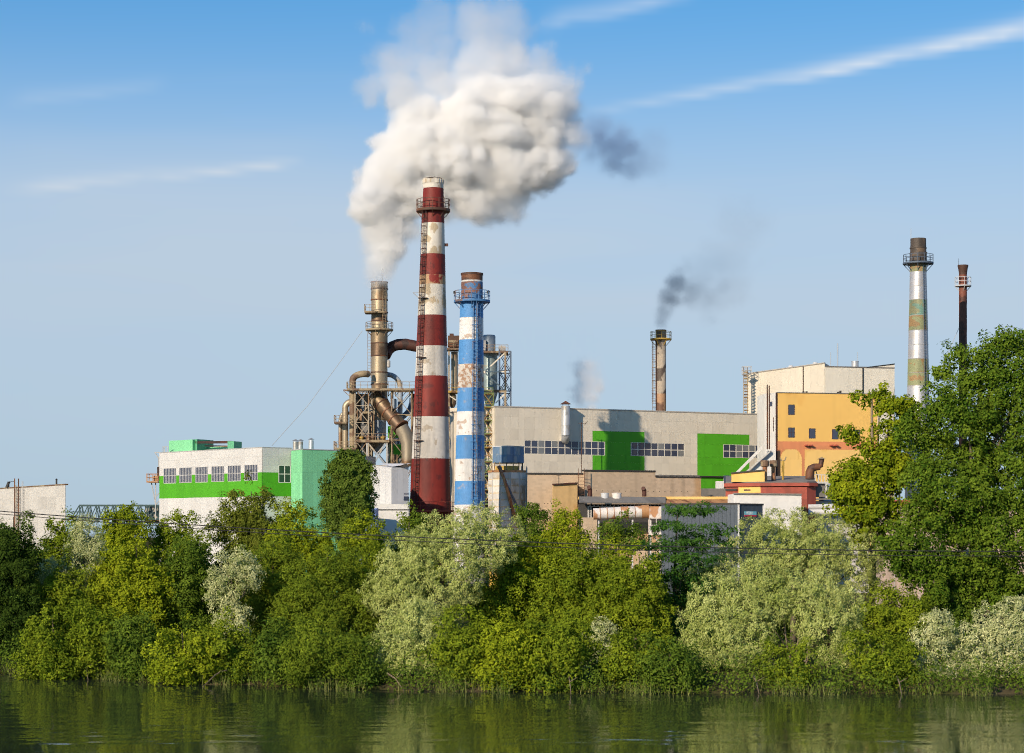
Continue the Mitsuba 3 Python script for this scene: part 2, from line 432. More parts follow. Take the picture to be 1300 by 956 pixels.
# river: one sheet of low ripples, finest where the camera sees it
wx = np.concatenate([[-900, -400], np.linspace(-90, 90, 361), [400, 900]])
wy = np.concatenate([[-40, 0, 60, 100], np.linspace(108, 172, 321)])
WXg, WYg = np.meshgrid(wx, wy, indexing='ij')
rip = (meshkit.fbm(np.stack([WXg * 0.55, WYg * 0.9, WXg * 0], -1), 3, 21) - 0.5) * 0.05 + (meshkit.noise(np.stack([WXg * 0.10, WYg * 0.2, WXg * 0], -1), 5) - 0.5) * 0.04
WZg = -1.0 + rip * ((WYg > 104) & (np.abs(WXg) < 95))
gi, gj = np.meshgrid(np.arange(len(wx) - 1), np.arange(len(wy) - 1), indexing='ij')
nb = len(wy)
quads = np.stack([gi * nb + gj, (gi + 1) * nb + gj, (gi + 1) * nb + gj + 1, gi * nb + gj + 1], -1).reshape(-1, 4)
scene['river'] = mikit.ply((np.stack([WXg, WYg, WZg], -1).reshape(-1, 3), quads), 'water', smooth=True)
note('river', 'dark river in the foreground below the bushes', kind='structure')
# ------------------------------------------------------------------ striped brick chimneys


def axis(pts, d, taper_px=None):
    """From (centre px, half width px, py) at depth d: lathe rows (radius, z, dx) round the base centre."""
    c0 = WX(pts[0][0], d)
    return c0, [(h * d / F, WZ(py, d), WX(c, d) - c0) for c, h, py in pts]


def band_chimney(name, label, d, base, top, bands, group=None):
    """base/top: (centre px, half width px, py). bands: (py lower, py upper, paint) from the ground up."""
    t = thing(name, label, 'chimney')
    cb = WX(base[0], d)

    def row(py):
        k = (py - base[2]) / (top[2] - base[2])
        return ((base[1] + (top[1] - base[1]) * k) * d / F, WZ(py, d), (WX(base[0], d) + (WX(top[0], d) - WX(base[0], d)) * k) - cb)
    for i, (lo, hi, p) in enumerate(bands):
        a, b = row(lo), row(hi)
        n = max(1, int((b[1] - a[1]) / 2.5))
        prof = [tuple(np.array(a) + (np.array(b) - np.array(a)) * k / n) for k in range(n + 1)]
        M().lathe((cb, d), prof, p, 44).put(f'{t}__band')
    return t, cb, row


# the tall red and white chimney
D = 374.0
t, cb, row = band_chimney('striped_chimney', 'tall red and white banded brick chimney with peeling paint, tallest in the works', D, (546, 26.2, 650), (550.2, 13.0, 240),
                          [(735, 582.6, 'red_paint'), (582.6, 529.5, 'cream_clean'), (529.5, 478, 'red_paint'), (478, 440, 'cream_clean'), (440, 401, 'red_paint'), (401, 362, 'cream_paint'),
                           (362, 350, 'red_peel'), (350, 323.5, 'red_paint'), (323.5, 284, 'cream_paint'), (284, 239.6, 'red_paint')])
r, z, dx = row(239.6)
m = M().lathe((cb + dx, D), [(r, z), (r * 0.98, WZ(229, D)), (r * 0.75, WZ(229, D)), (r * 0.72, WZ(234, D)), (0.01, WZ(234, D))], 'cream_paint', 40)
m.put(f'{t}__rim')
rim = M()
for k in range(24):                                           # broken brick edge
    a = k * 2 * math.pi / 24
    rim.box(cb + dx + math.cos(a) * r * 0.86 - 0.35, cb + dx + math.cos(a) * r * 0.86 + 0.3, D + math.sin(a) * r * 0.86 - 0.3, D + math.sin(a) * r * 0.86 + 0.3, z + 0.9, WZ(229, D) + 0.05 + 0.35 * _jit.random() ** 2, 'cream_paint')
rim.tube([[cb + dx - 1.7, D - 0.6, WZ(228.5, D) + 0.2], [cb + dx + 0.3, D - 1.2, WZ(227.5, D) + 0.1], [cb + dx + 1.5, D - 0.6, WZ(229, D) + 0.2]], 0.16, 'soot', 6)
rim.bar([cb + dx + 0.9, D, WZ(229, D)], [cb + dx + 1.1, D, WZ(225, D)], 0.16, 0.16, 'rust_dark').bar([cb + dx + 0.9, D, WZ(226, D)], [cb + dx + 1.5, D, WZ(229, D)], 0.12, 0.12, 'rust_dark')
rim.put(f'{t}__broken_edge')
r, z, dx = row(267.5)
ring_platform(M(), (cb + dx, D), WZ(266, D), r, 21.5 * D / F, 1.75, 'rust', posts=16, deck=0.45, t=0.09).put(f'{t}__platform')
r, z, dx = row(645)
ring_platform(M(), (cb + dx, D), WZ(648, D), r, 34 * D / F, 1.5, 'brick_red', posts=20, deck=0.3, br=False).put(f'{t}__platform')
a, b = row(640), row(268)
th = math.radians(232)
e = np.array([math.cos(th), math.sin(th), 0])
pa, pb = np.array([cb + a[2], D, a[1]]) + e * (a[0] + 0.25), np.array([cb + b[2], D, b[1]]) + e * (b[0] + 0.25)
ladder(M(), pa, pb, 'rust_dark', side=(-e[1], e[0], 0), width=0.8, step=0.8, r=0.05, cage=0.8, out=e).put(f'{t}__ladder')
m = M()
for py in (380, 455, 560):
    q = row(py); c3 = np.array([cb + q[2], D, q[1]])
    m.box(c3[0] + e[0] * q[0] - 0.9, c3[0] + e[0] * q[0] + 0.8, c3[1] + e[1] * q[0] - 0.9, c3[1] + e[1] * q[0] + 0.2, q[1] - 0.1, q[1], 'rust_dark')
    m.put(f'{t}__rest_landing'); m = M()
q = row(378)
m.bar([cb + q[2] - q[0], D, q[1]], [cb + q[2] - q[0] - 1.0, D - 0.4, q[1] + 0.9], 0.1, 0.1, 'grey').bar([cb + q[2] - q[0] - 1.0, D - 0.4, q[1] + 0.9], [cb + q[2] - q[0] + 0.1, D, q[1] + 0.9], 0.08, 0.08, 'grey')
m.put(f'{t}__bracket'); m = M()
q = row(310)
m.box(cb + q[2] + q[0], cb + q[2] + q[0] + 0.6, D - 0.4, D + 0.1, q[1] - 0.4, q[1] + 0.1, 'rust_dark')
m.put(f'{t}__bracket')

# the shorter blue and white chimney
D = 348.0
t, cb, row = band_chimney('striped_chimney', 'shorter blue and white banded chimney with rusty top, right of the red and white one', D, (596, 19.6, 650), (598.8, 14.6, 384),
                          [(740, 641, 'chimney_white'), (641, 611, 'blue_paint'), (611, 583, 'chimney_white'), (583, 553, 'blue_paint'), (553, 523, 'chimney_white'), (523, 493, 'blue_paint'),
                           (493, 463, 'chimney_flaked'), (463, 432, 'blue_paint'), (432, 404, 'chimney_white'), (404, 383, 'blue_paint')])
cx = WX(599.2, D)
rr = 13.8 * D / F
for lo, hi, p in ((383, 368, 'blue_rust'), (368, 358.5, 'blue_rust'), (358.5, 356.5, 'chimney_white'), (356.5, 348, 'rust')):
    M().lathe((cx, D), [(rr * (1.0 if lo > 365 else 0.985), WZ(lo, D)), (rr * (1.0 if lo > 365 else 0.985), WZ(hi, D))], p, 44).put(f'{t}__band')
M().lathe((cx, D), [(rr * 1.03, WZ(349.5, D)), (rr * 1.03, WZ(347, D)), (rr * 0.75, WZ(347, D)), (rr * 0.72, WZ(353, D)), (0.01, WZ(353, D))], 'rust', 40).put(f'{t}__rim')
ring_platform(M(), (cx, D), WZ(381.5, D), rr * 0.98, 23 * D / F, 1.55, 'blue_steel', posts=16, deck=0.35, t=0.09).put(f'{t}__platform')
m = M()
for px in (577, 619.5):
    m.tube([[WX(px, D), D - 0.4, WZ(373, D)], [WX(px, D), D - 0.4, WZ(370, D)]], 0.2, 'dark', 8).bar([WX(px, D), D - 0.4, WZ(376, D)], [WX(px, D), D - 0.4, WZ(373, D)], 0.08, 0.08, 'dark')
m.put(f'{t}__lamp')
a, b = row(645), row(385)
for th, cg in ((math.radians(286), 0.85), (math.radians(306), 0.0)):
    e = np.array([math.cos(th), math.sin(th), 0])
    ladder(M(), np.array([cb + a[2], D, a[1]]) + e * (a[0] + 0.3), np.array([cb + b[2], D, b[1]]) + e * (b[0] + 0.3), 'blue_steel', side=(-e[1], e[0], 0), width=0.7, step=0.7, r=0.05, cage=cg, out=e).put(f'{t}__ladder')

# ------------------------------------------------------------------ bronze flue stack with its ducts, cyclone and decks
D = 392.0
t = thing('flue_stack', 'bronze coloured steel stack giving off white steam, left of the red and white chimney', 'chimney')
k = D / F
cx = WX(481.6, D)
for (lo, hi, ra, rb, p) in ((533, 507, 10.4, 10.4, 'bronze_grey'), (507, 488, 10.4, 10.3, 'bronze'), (488, 473, 10.4, 10.4, 'bronze_light'), (473, 452, 10.4, 10.3, 'bronze_light'), (452, 436, 10.6, 10.5, 'bronze'),
                            (436, 420, 10.6, 10.5, 'bronze'), (418, 408, 10.3, 10.2, 'bronze_light'), (408, 398, 10.4, 10.3, 'bronze'), (396, 381, 10.5, 10.3, 'bronze_light'), (381, 367, 10.6, 10.4, 'bronze_light'), (367, 358.6, 10.7, 10.6, 'bronze')):
    M().lathe((cx, D), [(ra * k, WZ(lo, D)), (rb * k, WZ(hi, D))], p, 40).put(f'{t}__section', 'steel')
m = M()
for py in (358.5, 367, 381, 397, 408, 419, 436, 452, 473, 488, 507):
    m.lathe((cx, D), [(10.3 * k, WZ(py, D) - 0.1), (11.1 * k, WZ(py, D) - 0.1), (11.1 * k, WZ(py, D) + 0.1), (10.0 * k, WZ(py, D) + 0.1)], 'rust', 40)
m.lathe((cx, D), [(9.9 * k, WZ(358.4, D)), (9.6 * k, WZ(361, D)), (0.01, WZ(361, D))], 'soot', 32)
m.put(f'{t}__ring')
M().lathe((WX(479.5, D), D), [(10.5 * k, WZ(556, D)), (10.5 * k, WZ(533, D))], 'bluegrey', 36).lathe((WX(479.5, D), D), [(10.9 * k, WZ(533.6, D)), (10.9 * k, WZ(532.6, D))], 'tan_steel', 36).put(f'{t}__lower_section')
M().lathe((WX(479.5, D), D), [(0.5, WZ(577, D)), (10 * k, WZ(560, D)), (10.4 * k, WZ(556, D))], 'bluegrey', 32).put(f'{t}__hopper')
M().bar([cx + 0.7, D - 0.9, WZ(359, D)], [cx + 0.7, D - 0.9, WZ(342, D)], 0.09, 0.09, 'dark').put(f'{t}__lightning_rod')
ring_platform(M(), (cx, D), WZ(418, D), 10.4 * k, 17.6 * k, 1.25, 'tan_steel', posts=14, deck=0.3, t=0.07).put(f'{t}__platform')
m = M()
deck(m, WX(464, D), WX(478, D), D - 3.2, D + 0.5, WZ(397, D), 'tan_steel', 1.25, 0.3, 0.07, 'fl')
m.box(WX(478, D), WX(492, D), D - 2.6, D - 1.4, WZ(397, D) - 0.25, WZ(397, D), 'tan_steel').put(f'{t}__platform')
ladder(M(), [WX(488.5, D), D - 1.75, WZ(418, D)], [WX(488.5, D), D - 1.75, WZ(359, D)], 'tan_steel', width=0.6, step=0.6, cage=0.7).put(f'{t}__ladder')
ladder(M(), [WX(469, D), D - 0.4, WZ(480, D)], [WX(469, D), D - 0.4, WZ(420, D)], 'tan_steel', width=0.6, step=0.6).put(f'{t}__ladder')
# the great branch duct, down to the right
p0, p1, p2 = W(476, 503, D - 1.2), W(509, 542, D - 4.5), W(517, 557, D - 4.6)
pts = [p0, p0 * 0.6 + p1 * 0.4, p1]
M().tube(pts, [9.4 * k, 9.2 * k, 9.0 * k], 'bronze', 26).put(f'{t}__branch_duct', 'steel')
m = M()
for f_ in (0.28, 0.52, 0.76, 1.0):
    q = p0 + (p1 - p0) * f_
    dv = (p1 - p0) / np.linalg.norm(p1 - p0)
    w_ = 10.8 if f_ == 1.0 else 9.9
    m.tube([q - dv * 0.12, q + dv * 0.12], w_ * k, 'rust', 26)
m.put(f'{t}__flange')
M().tube([p1, W(514, 551, D - 4.5), W(517.5, 562, D - 4.5), W(518, 577, D - 4.5), W(517, 592, D - 4.5)], [9 * k, 9 * k, 8.6 * k, 8.0 * k, 7.0 * k], 'bronze_grey', 26).put(f'{t}__duct_elbow', 'steel')
# brown crossover duct behind the red chimney
pts = [W(490, 452, D + 1)] + [W(x, y, D + 2.5) for x, y in ((493, 445), (498, 440), (505, 437.5), (515, 437), (530, 440), (548, 446), (560, 452))]
M().tube(pts, [6 * k, 6.6 * k, 7 * k, 7.2 * k, 7.2 * k, 7.2 * k, 7.2 * k, 7.2 * k], 'rust_dark', 20).put(f'{t}__crossover_duct')
# goosenecks on the left
for x0, ytop, x1, y1, rad, p, dd in ((447.6, 483, 463, 474.5, 4.2, 'tan_steel', -3.5), (438.3, 518, 447, 510, 4.0, 'bronze_light', -3.0), (432.0, 536, 438, 524, 2.4, 'bronze_grey', -2.6)):
    R = x1 - x0
    pts = [W(x0, 740, D + dd)] + [W(x0, y, D + dd) for y in np.linspace(570, ytop, 6)]
    pts += [W(x1 - R * math.cos(a), ytop - (ytop - y1) * math.sin(a), D + dd) for a in np.linspace(0.15, math.pi / 2, 7)]
    pts.append(W(x1 + 4, y1 + 0.4, D + dd + 1))
    M().tube(pts, rad * k, p, 16).put(f'{t}__gooseneck_pipe', 'steel' if p != 'tan_steel' else 'paint')
for x0, ytop, x1, y1, rad, p, dd in ((508, 492, 492, 475.5, 3.2, 'bluegrey', 2.5), (522, 512, 512, 528, 3.4, 'duct_blue', 3.5)):
    if rad == 3.2:
        pts = [W(x1 - 2, y1, D + dd)] + [W(x1 + 16 * math.sin(a), ytop - (ytop - y1) * math.cos(a), D + dd) for a in np.linspace(0.1, math.pi / 2, 7)] + [W(508, 505, D + dd), W(508, 540, D + dd)]
    else:
        pts = [W(523, 505, D + dd), W(522.5, 512, D + dd), W(521, 518, D + dd), W(518, 523, D + dd), W(513, 528, D + dd), W(505, 534, D + dd)]
    M().tube(pts, rad * k, p, 16).put(f'{t}__gooseneck_pipe')
m = M()
for x, r_ in ((453.5, 2.6), (457.5, 1.4), (464.5, 2.4), (468, 1.5)):
    m.tube([W(x, 590, D - 1), W(x, 500, D - 1)], r_ * k, 'bronze_grey', 10)
m.put(f'{t}__riser_pipe', 'steel')
# walkways
deck(M(), WX(443, D), WX(530, D), D - 5.5, D - 2.2, WZ(495.5, D), 'tan_steel', 1.2, 0.4, 0.08, 'flr').put(f'{t}__walkway')
m = M()
m.bar(W(436, 495, D - 4), W(443, 496.2, D - 4), 0.25, 0.25, 'tan_steel').bar(W(436, 496, D - 4), W(444, 503, D - 4), 0.12, 0.12, 'tan_steel')
for x in range(448, 528, 9):
    m.bar(W(x, 503, D - 2.2), W(x, 496.5, D - 5.4), 0.14, 0.14, 'tan_steel').bar(W(x, 503, D - 3.2), W(x + 5, 496.6, D - 3.2), 0.1, 0.1, 'tan_steel')
m.put(f'{t}__walkway_strut')
deck(M(), WX(427.5, D), WX(443, D), D - 6.0, D - 1.5, WZ(537.5, D), 'tan_steel', 1.2, 0.35, 0.08, 'flr').put(f'{t}__walkway')
deck(M(), WX(453, D), WX(496, D), D - 5.0, D + 2.5, WZ(560, D), 'tan_steel', 1.2, 0.45, 0.08, 'flr').put(f'{t}__walkway')
deck(M(), WX(427, D), WX(455, D), D - 6.0, D + 1.5, WZ(570, D), 'tan_steel', 1.2, 0.35, 0.08, 'flr').put(f'{t}__walkway')
m = M()
lattice(m, (WX(453, D), D - 4.6), (WX(470, D), D + 2), [WZ(y, D) for y in (740, 690, 640, 600, 582, 560, 538, 517, 497)], 'bronze_grey', 0.15)
m.put(f'{t}__support_frame')
m = M()
lattice(m, (WX(499, D), D - 4.6), (WX(524, D), D - 1.0), [WZ(y, D) for y in (740, 660, 592, 560, 528, 498)], 'tan_steel', 0.16)
m.put(f'{t}__support_frame')
for x0, x1, y0_, y1_, c in ((460, 469, 558, 540, 'roof_grey'), (499, 506, 592, 578, 'tan_steel'), (508, 520, 592, 583, 'roof_grey'), (455, 461, 535, 520, 'bronze_grey'), (497, 504, 520, 508, 'bluegrey')):
    M().box(WX(x0, D), WX(x1, D), D - 3.6, D - 1.0, WZ(y0_, D), WZ(y1_, D), c).put(f'{t}__machine_box')
for x, r_, p_ in ((472, 1.8, 'bronze_grey'), (450.5, 1.6, 'rust'), (460.5, 2.0, 'bluegrey'), (497.5, 1.8, 'tan_steel'), (526, 2.0, 'rust_dark')):
    M().tube([W(x, 740, D - 2.6), W(x, 500, D - 2.6)], r_ * k, p_, 10).put(f'{t}__riser_pipe')
M().tube([W(452, 524, D - 3.4), W(470, 524, D - 3.4)], 1.8 * k, 'tan_steel', 10).tube([W(470, 524, D - 3.4), W(474, 528, D - 3.4), W(474, 558, D - 3.4)], 1.8 * k, 'tan_steel', 10).put(f'{t}__cross_pipe')
m = M()
lattice(m, (WX(468, D), D - 4.5), (WX(493, D), D + 2), [WZ(y, D) for y in (740, 700, 660, 625, 592, 562)], 'grey', 0.2)
for x in (430, 440, 452):
    m.bar(W(x, 740, D - 4), W(x, 570, D - 4), 0.25, 0.25, 'tan_steel')
m.bar(W(470, 566, D - 4.5), W(489, 590, D - 4.5), 0.3, 0.3, 'bluegrey').bar(W(489, 563, D - 4.5), W(474, 590, D - 4.5), 0.3, 0.3, 'bluegrey')
m.put(f'{t}__leg_frame')
m = M()
m.lathe((WX(494, D), D - 1.5), [(0.01, WZ(468, D)), (2.1 * k, WZ(466.5, D)), (2.1 * k, WZ(459, D)), (0.01, WZ(457.5, D))], 'galvanised', 14).put(f'{t}__drum')
m = M()
for x, y, c in ((470, 556, 'rust_light'), (456, 558, 'rust'), (475, 555.5, 'tan_steel'), (488, 557, 'yellow_steel'), (461, 557, 'yellow_steel')):
    m.lathe((WX(x, D), D - 4), [(0.3, WZ(560, D)), (0.45, WZ(558, D)), (0.45, WZ(y - 1.5, D)), (0.05, WZ(y - 3, D))], c, 10)
m.put(f'{t}__valve')
M().tube([W(460, 420, D), W(430, 462, D), W(390, 516, D), W(345, 566, D)], 0.045, 'grey', 5).put('guy_wire', label='thin guy wire slanting down left from the bronze stack', cat='wire')

# green and white service tower behind the red chimney
D = 402.0
t = thing('service_tower', 'narrow bright green and white panelled tower behind the branch duct', 'tower')
wl = Wall((WX(492.5, D), D), (WX(512, D), D))
M().prism([(WX(492.7, D), D + 0.1), (WX(511.8, D), D + 0.1), (WX(511.8, D), D + 4), (WX(492.7, D), D + 4)], 0.4, WZ(541, D), 'off_white').put(f'{t}__core')
us = cuts(0, wl.L, 1.5)
zs = [WZ(y, D) for y in (600, 592, 580, 573, 564, 556, 541)]
cols = ['pure_white', 'green', 'green', 'green', 'pure_white', 'green']
gridded(wl, us, zs, lambda u, z: cols[[i for i in range(6) if zs[i] <= z][-1]], t)
for x in (496, 500, 504.5, 508):
    m = M(); wl.box(m, wl.u(x), wl.u(x) + 0.3, WZ(563.5, D), WZ(556.5, D), 0.1, 0.16, 'pane'); m.put(f'{t}__window', 'glass')
for x in (496, 501, 506):
    m = M(); wl.box(m, wl.u(x), wl.u(x) + 0.45, WZ(592, D), WZ(581, D), 0.1, 0.2, 'grey'); m.put(f'{t}__duct')

# ------------------------------------------------------------------ dust collector between the chimneys and silo in its steel tower
D = 398.0
k = D / F
t = thing('dust_collector', 'slim tan steel cylinder with rusty head between the red and blue chimneys', 'tank')
cx = WX(577, D)
for lo, hi in ((500, 487), (487, 476), (476, 462), (462, 447)):
    M().lathe((cx, D), [(4.3 * k, WZ(lo, D)), (4.3 * k, WZ(hi, D) - 0.08), (4.6 * k, WZ(hi, D) - 0.08), (4.6 * k, WZ(hi, D))], 'bronze_light', 24).put(f'{t}__section', 'steel')
M().box(WX(569, D), WX(583, D), D - 1.6, D + 1.4, WZ(441, D), WZ(427, D), 'rust').box(WX(570, D), WX(582, D), D - 1.8, D + 1.4, WZ(436, D), WZ(433, D), 'tan_steel').box(WX(571, D), WX(576, D), D - 1, D + 1, WZ(427, D), WZ(424, D), 'rust_dark').put(f'{t}__head')
deck(M(), WX(567, D), WX(586, D), D - 2.4, D + 2, WZ(443, D), 'tan_steel', 1.1, 0.35, 0.08, 'flr').put(f'{t}__walkway')
deck(M(), WX(566, D), WX(590, D), D - 2.4, D + 2, WZ(497, D), 'yellow_steel', 1.1, 0.4, 0.08, 'fl').put(f'{t}__walkway')
M().lathe((WX(574.5, D), D - 0.5), [(2.2 * k, WZ(518, D)), (4.8 * k, WZ(513, D)), (4.8 * k, WZ(503, D)), (3 * k, WZ(499, D))], 'tan_steel', 22).put(f'{t}__hopper', 'steel')
M().bar(W(570, 740, D - 1.8), W(570, 441, D - 1.8), 0.3, 0.3, 'tan_steel').bar(W(585, 740, D - 1.8), W(585, 441, D - 1.8), 0.3, 0.3, 'tan_steel').bar(W(569.5, 502, D - 1.8), W(579, 508, D - 1.8), 0.2, 0.2, 'beige').put(f'{t}__post')
M().box(WX(566, D), WX(590, D), D + 2.5, D + 6, 0.4, WZ(517, D), 'beige').put('plant_block', label='narrow beige block seen in the gap between the red and blue chimneys', cat='building')

D = 414.0
k = D / F
t = thing('steel_silo', 'grey green steel silo in a braced lattice tower behind the blue chimney', 'silo')
cx = WX(622, D)
for lo, hi in ((500, 482), (482, 464), (464, 447)):
    M().lathe((cx, D), [(9.6 * k, WZ(lo, D)), (9.6 * k, WZ(hi, D))], 'vessel_green', 32).put(f'{t}__section', 'steel')
M().lathe((cx, D), [(9.6 * k, WZ(500, D)), (3 * k, WZ(522, D))], 'vessel_green', 28).put(f'{t}__cone')
M().lathe((WX(621, D), D), [(8 * k, WZ(446, D)), (8 * k, WZ(427, D)), (7 * k, WZ(425.5, D)), (0.01, WZ(425, D))], 'bluegrey', 26).put(f'{t}__top_vessel', 'steel')
deck(M(), WX(611, D), WX(645, D), D - 3.5, D + 3.5, WZ(447.5, D), 'tan_steel', 1.2, 0.35, 0.08, 'flr').put(f'{t}__walkway')
M().box(WX(611, D), WX(643, D), D - 3.8, D - 3.3, WZ(500, D), WZ(496.5, D), 'tan_steel').box(WX(633, D), WX(642, D), D - 2, D + 1, WZ(446, D), WZ(440, D), 'grey').box(WX(612, D), WX(617, D), D - 2, D + 1, WZ(446, D), WZ(433, D), 'grey').put(f'{t}__beam')
m = M()
lattice(m, (WX(634, D), D - 3.4), (WX(648.5, D), D + 4), [WZ(y, D) for y in (720, 640, 560, 522, 498, 472, 448)], 'duct_blue', 0.2)
m.put(f'{t}__lattice')
m = M()
m.bar(W(641.5, 720, D - 3.6), W(641.5, 447, D - 3.6), 0.38, 0.38, 'tan_steel')
for a, b in (((612, 475), (641, 448)), ((612, 470), (641, 496)), ((612, 472), (641, 472)), ((629, 512), (641, 500)), ((612, 500), (612, 447))):
    m.bar(W(*a, D - 3.6), W(*b, D - 3.6), 0.24, 0.24, 'beige')
m.put(f'{t}__brace')

D = 383.0
t = thing('stair_tower', 'rusty olive green steel stair tower between the blue chimney and the beige hall', 'stairs')
m = M()
lv = [WZ(y, D) for y in (740, 700, 660, 640, 622, 604, 586, 568, 551, 534, 517, 500)]
lattice(m, (WX(613.5, D), D - 2), (WX(626.5, D), D + 1.5), lv, 'olive', 0.14)
m.put(f'{t}__frame')
for i, z in enumerate(lv[1:]):
    deck(M(), WX(614, D), WX(626, D), D - 1.9, D + 1.4, z, 'yellow_steel' if i % 3 == 0 else 'olive', 1.0, 0.2, 0.08, 'f').put(f'{t}__landing')
    a, b = (WX(615, D), WX(625, D)) if i % 2 else (WX(625, D), WX(615, D))
    M().bar([a, D - 0.6, lv[i]], [b, D - 0.6, z], 0.9, 0.14, 'rust').put(f'{t}__flight')

# ------------------------------------------------------------------ the big beige hall
A, B = (WX(628.5, 380), 380.0), (WX(975, 405.5), 405.5)
wl = Wall(A, B)
zt = WZ(516.3, 380)
t = thing('factory_hall', 'long beige panelled hall with two bright green squares and strip windows', 'building')
inn = -wl.n * 0.15
poly = [tuple(np.array(A) + inn), tuple(np.array(B) + inn), tuple(np.array(B) - wl.n * 30), tuple(np.array(A) - wl.n * 30)]
M().prism(poly, 0.3, zt - 0.25, 'beige').put(f'{t}__wall')
m = M()
wl.box(m, -0.25, wl.L, zt - 0.05, zt + 0.16, -0.5, 0.22, 'beige_dark')
Wall(tuple(np.array(A) - wl.n * 30), A).box(m, 0, 29.8, zt - 0.05, zt + 0.16, -0.4, 0.24, 'beige_dark')
m.put(f'{t}__roof_edge')
wz = [WZ(576.2, wl.depth(wl.u(665))), WZ(558.7, wl.depth(wl.u(665)))]
gt = WZ(547, wl.depth(wl.u(752)))
g2t = WZ(550, wl.depth(wl.u(886)))
wins = [(665.5, 767.5, 12), (801, 868.5, 8), (918, 966.5, 6)]
WU = [(wl.u(a), wl.u(b), n) for a, b, n in wins]
greens = [(wl.u(752), wl.u(818), gt), (wl.u(885), wl.u(951), g2t)]
extra = [x for w in WU for x in w[:2]] + [x for g in greens for x in g[:2]]
us = cuts(0, wl.L, 1.62, *extra)
zs = [3.0, 9.5, 14.2, wz[0] - 1.35, wz[0], wz[1], gt, (gt + zt) / 2 + 0.2, zt - 0.06]


def hall_pick(u, z):
    for a, b, n in WU:
        if a < u < b and wz[0] < z < wz[1]:
            return None
    for a, b, top in greens:
        if a < u < b and z < top:
            return 'green'
    return 'beige'


gridded(wl, us, zs, hall_pick, t, gap=0.006)
for i, (a, b, n) in enumerate(WU):
    window(wl, a, b, *wz, n, 2, t, 'beige_light', ('pane', 'pane_pale'), 0.13, False, 30 + i, 0.09)
# left end face
wl2 = Wall(tuple(np.array(A) - wl.n * 30), (A[0] - 0.02, A[1] - 0.02))
gridded(wl2, cuts(0, wl2.L - 0.1, 1.7), [3, 9.5, 14.2, zt - 5, zt - 0.06], lambda u, z: 'beige', t, n0=-0.05, n1=0.03)
m = M()
wl.box(m, 0.1, wl.L * 0.84, 14.12, 14.22, 0.08, 0.12, 'beige_dark')
wl.box(m, wl.u(618) if False else 0.2, wl.L - 1, WZ(604, wl.depth(wl.u(760))), WZ(604, wl.depth(wl.u(760))) + 0.25, 0.08, 0.5, 'dark')
m.put(f'{t}__ledge')
# vent pipe on the front
t2 = thing('vent_pipe', 'upright galvanised vent pipe with conical cap on the front of the beige hall', 'pipe')
u = wl.u(712); dd = wl.depth(u)
q = wl.at(u, 2.0, 0)
kk = q[1] / F
zb, ztop = WZ(553, q[1]), WZ(515.5, q[1])
for i, (lo, hi) in enumerate(((zb, zb + (ztop - zb) * 0.34), (zb + (ztop - zb) * 0.34, zb + (ztop - zb) * 0.68), (zb + (ztop - zb) * 0.68, ztop))):
    M().lathe(q, [(5.6 * kk, lo), (5.6 * kk, hi - 0.05), (5.9 * kk, hi - 0.05), (5.9 * kk, hi)], 'galvanised', 24).put(f'{t2}__section', 'steel')
M().tube([[q[0], q[1], zb + 0.05], [q[0], q[1] + 0.15, zb - 0.35], [q[0], q[1] + 0.5, zb - 0.62], [q[0], q[1] + 1.9, zb - 0.72]], [5.6 * kk, 5.6 * kk, 5.5 * kk, 5.3 * kk], 'galvanised', 22).put(f'{t2}__elbow', 'steel')
M().lathe(q, [(7.2 * kk, ztop + 0.35), (0.5 * kk, ztop + 0.95)], 'rust', 24).lathe(q, [(7.2 * kk, ztop + 0.35), (0.01, ztop + 0.36)], 'rust', 24).bar(q + [-0.6, 0, ztop], q + [-0.6, 0, ztop + 0.4], 0.08, 0.08, 'grey').bar(q + [0.6, 0, ztop], q + [0.6, 0, ztop + 0.4], 0.08, 0.08, 'grey').put(f'{t2}__cap')
# thin mast before the hall
u = wl.u(726)
q = wl.at(u, 4.0, 0)
M().tube([q, q + UP * WZ(536, q[1])], 0.07, 'rust', 6).bar(q + [-0.7, 0, WZ(538, q[1])], q + [0.9, 0, WZ(537, q[1])], 0.08, 0.08, 'rust').bar(q + [0.5, 0, WZ(540, q[1])], q + [1.1, 0, WZ(535, q[1])], 0.08, 0.08, 'rust').put('mast', label='thin rusty mast with a crossarm before the strip window of the hall', cat='mast')
# ------------------------------------------------------------------ panelled silo and its hopper house
D = 363.0
t = thing('panel_silo', 'pale panelled polygonal silo with yellow joints and a caged ladder, right of the blue chimney', 'silo')
k = D / F
cx, R = WX(644, D), 24.0 * k
ang = np.radians(np.array([-172, -140, -112, -80, -50, -22, 10, 60, 120, 160]))
poly = [(cx + R * math.cos(a), D + R * math.sin(a)) for a in ang]
zt, zb = WZ(600, D), 0.4
M().prism(poly, zb, zt, 'yellow_band').put(f'{t}__core')
zs = np.arange(zt, 4.0, -1.22)[::-1]
for i in range(6):
    w2 = Wall(poly[i], poly[i + 1])
    gridded(w2, [0, w2.L], list(zs), lambda u, z: 'silo_panel', t, 'panel', 0.05, 0.0, 0.05)
m = M()
for i in range(7):
    m.bar([*poly[i], 3], [*poly[i], zt], 0.18, 0.18, 'grey')
m.put(f'{t}__edge')
m = M()
for i, a in enumerate(np.linspace(-170, 10, 8)):
    x, y = cx + (R - 0.6) * math.cos(math.radians(a)), D + (R - 0.6) * math.sin(math.radians(a))
    m.bar([x, y, zt], [x, y, WZ(587, D)], 0.16, 0.16, 'tan_steel')
m.prism([(cx + (R - 1.2) * math.cos(a), D + (R - 1.2) * math.sin(a)) for a in ang], zt + 0.05, WZ(592, D), 'yellow_band')
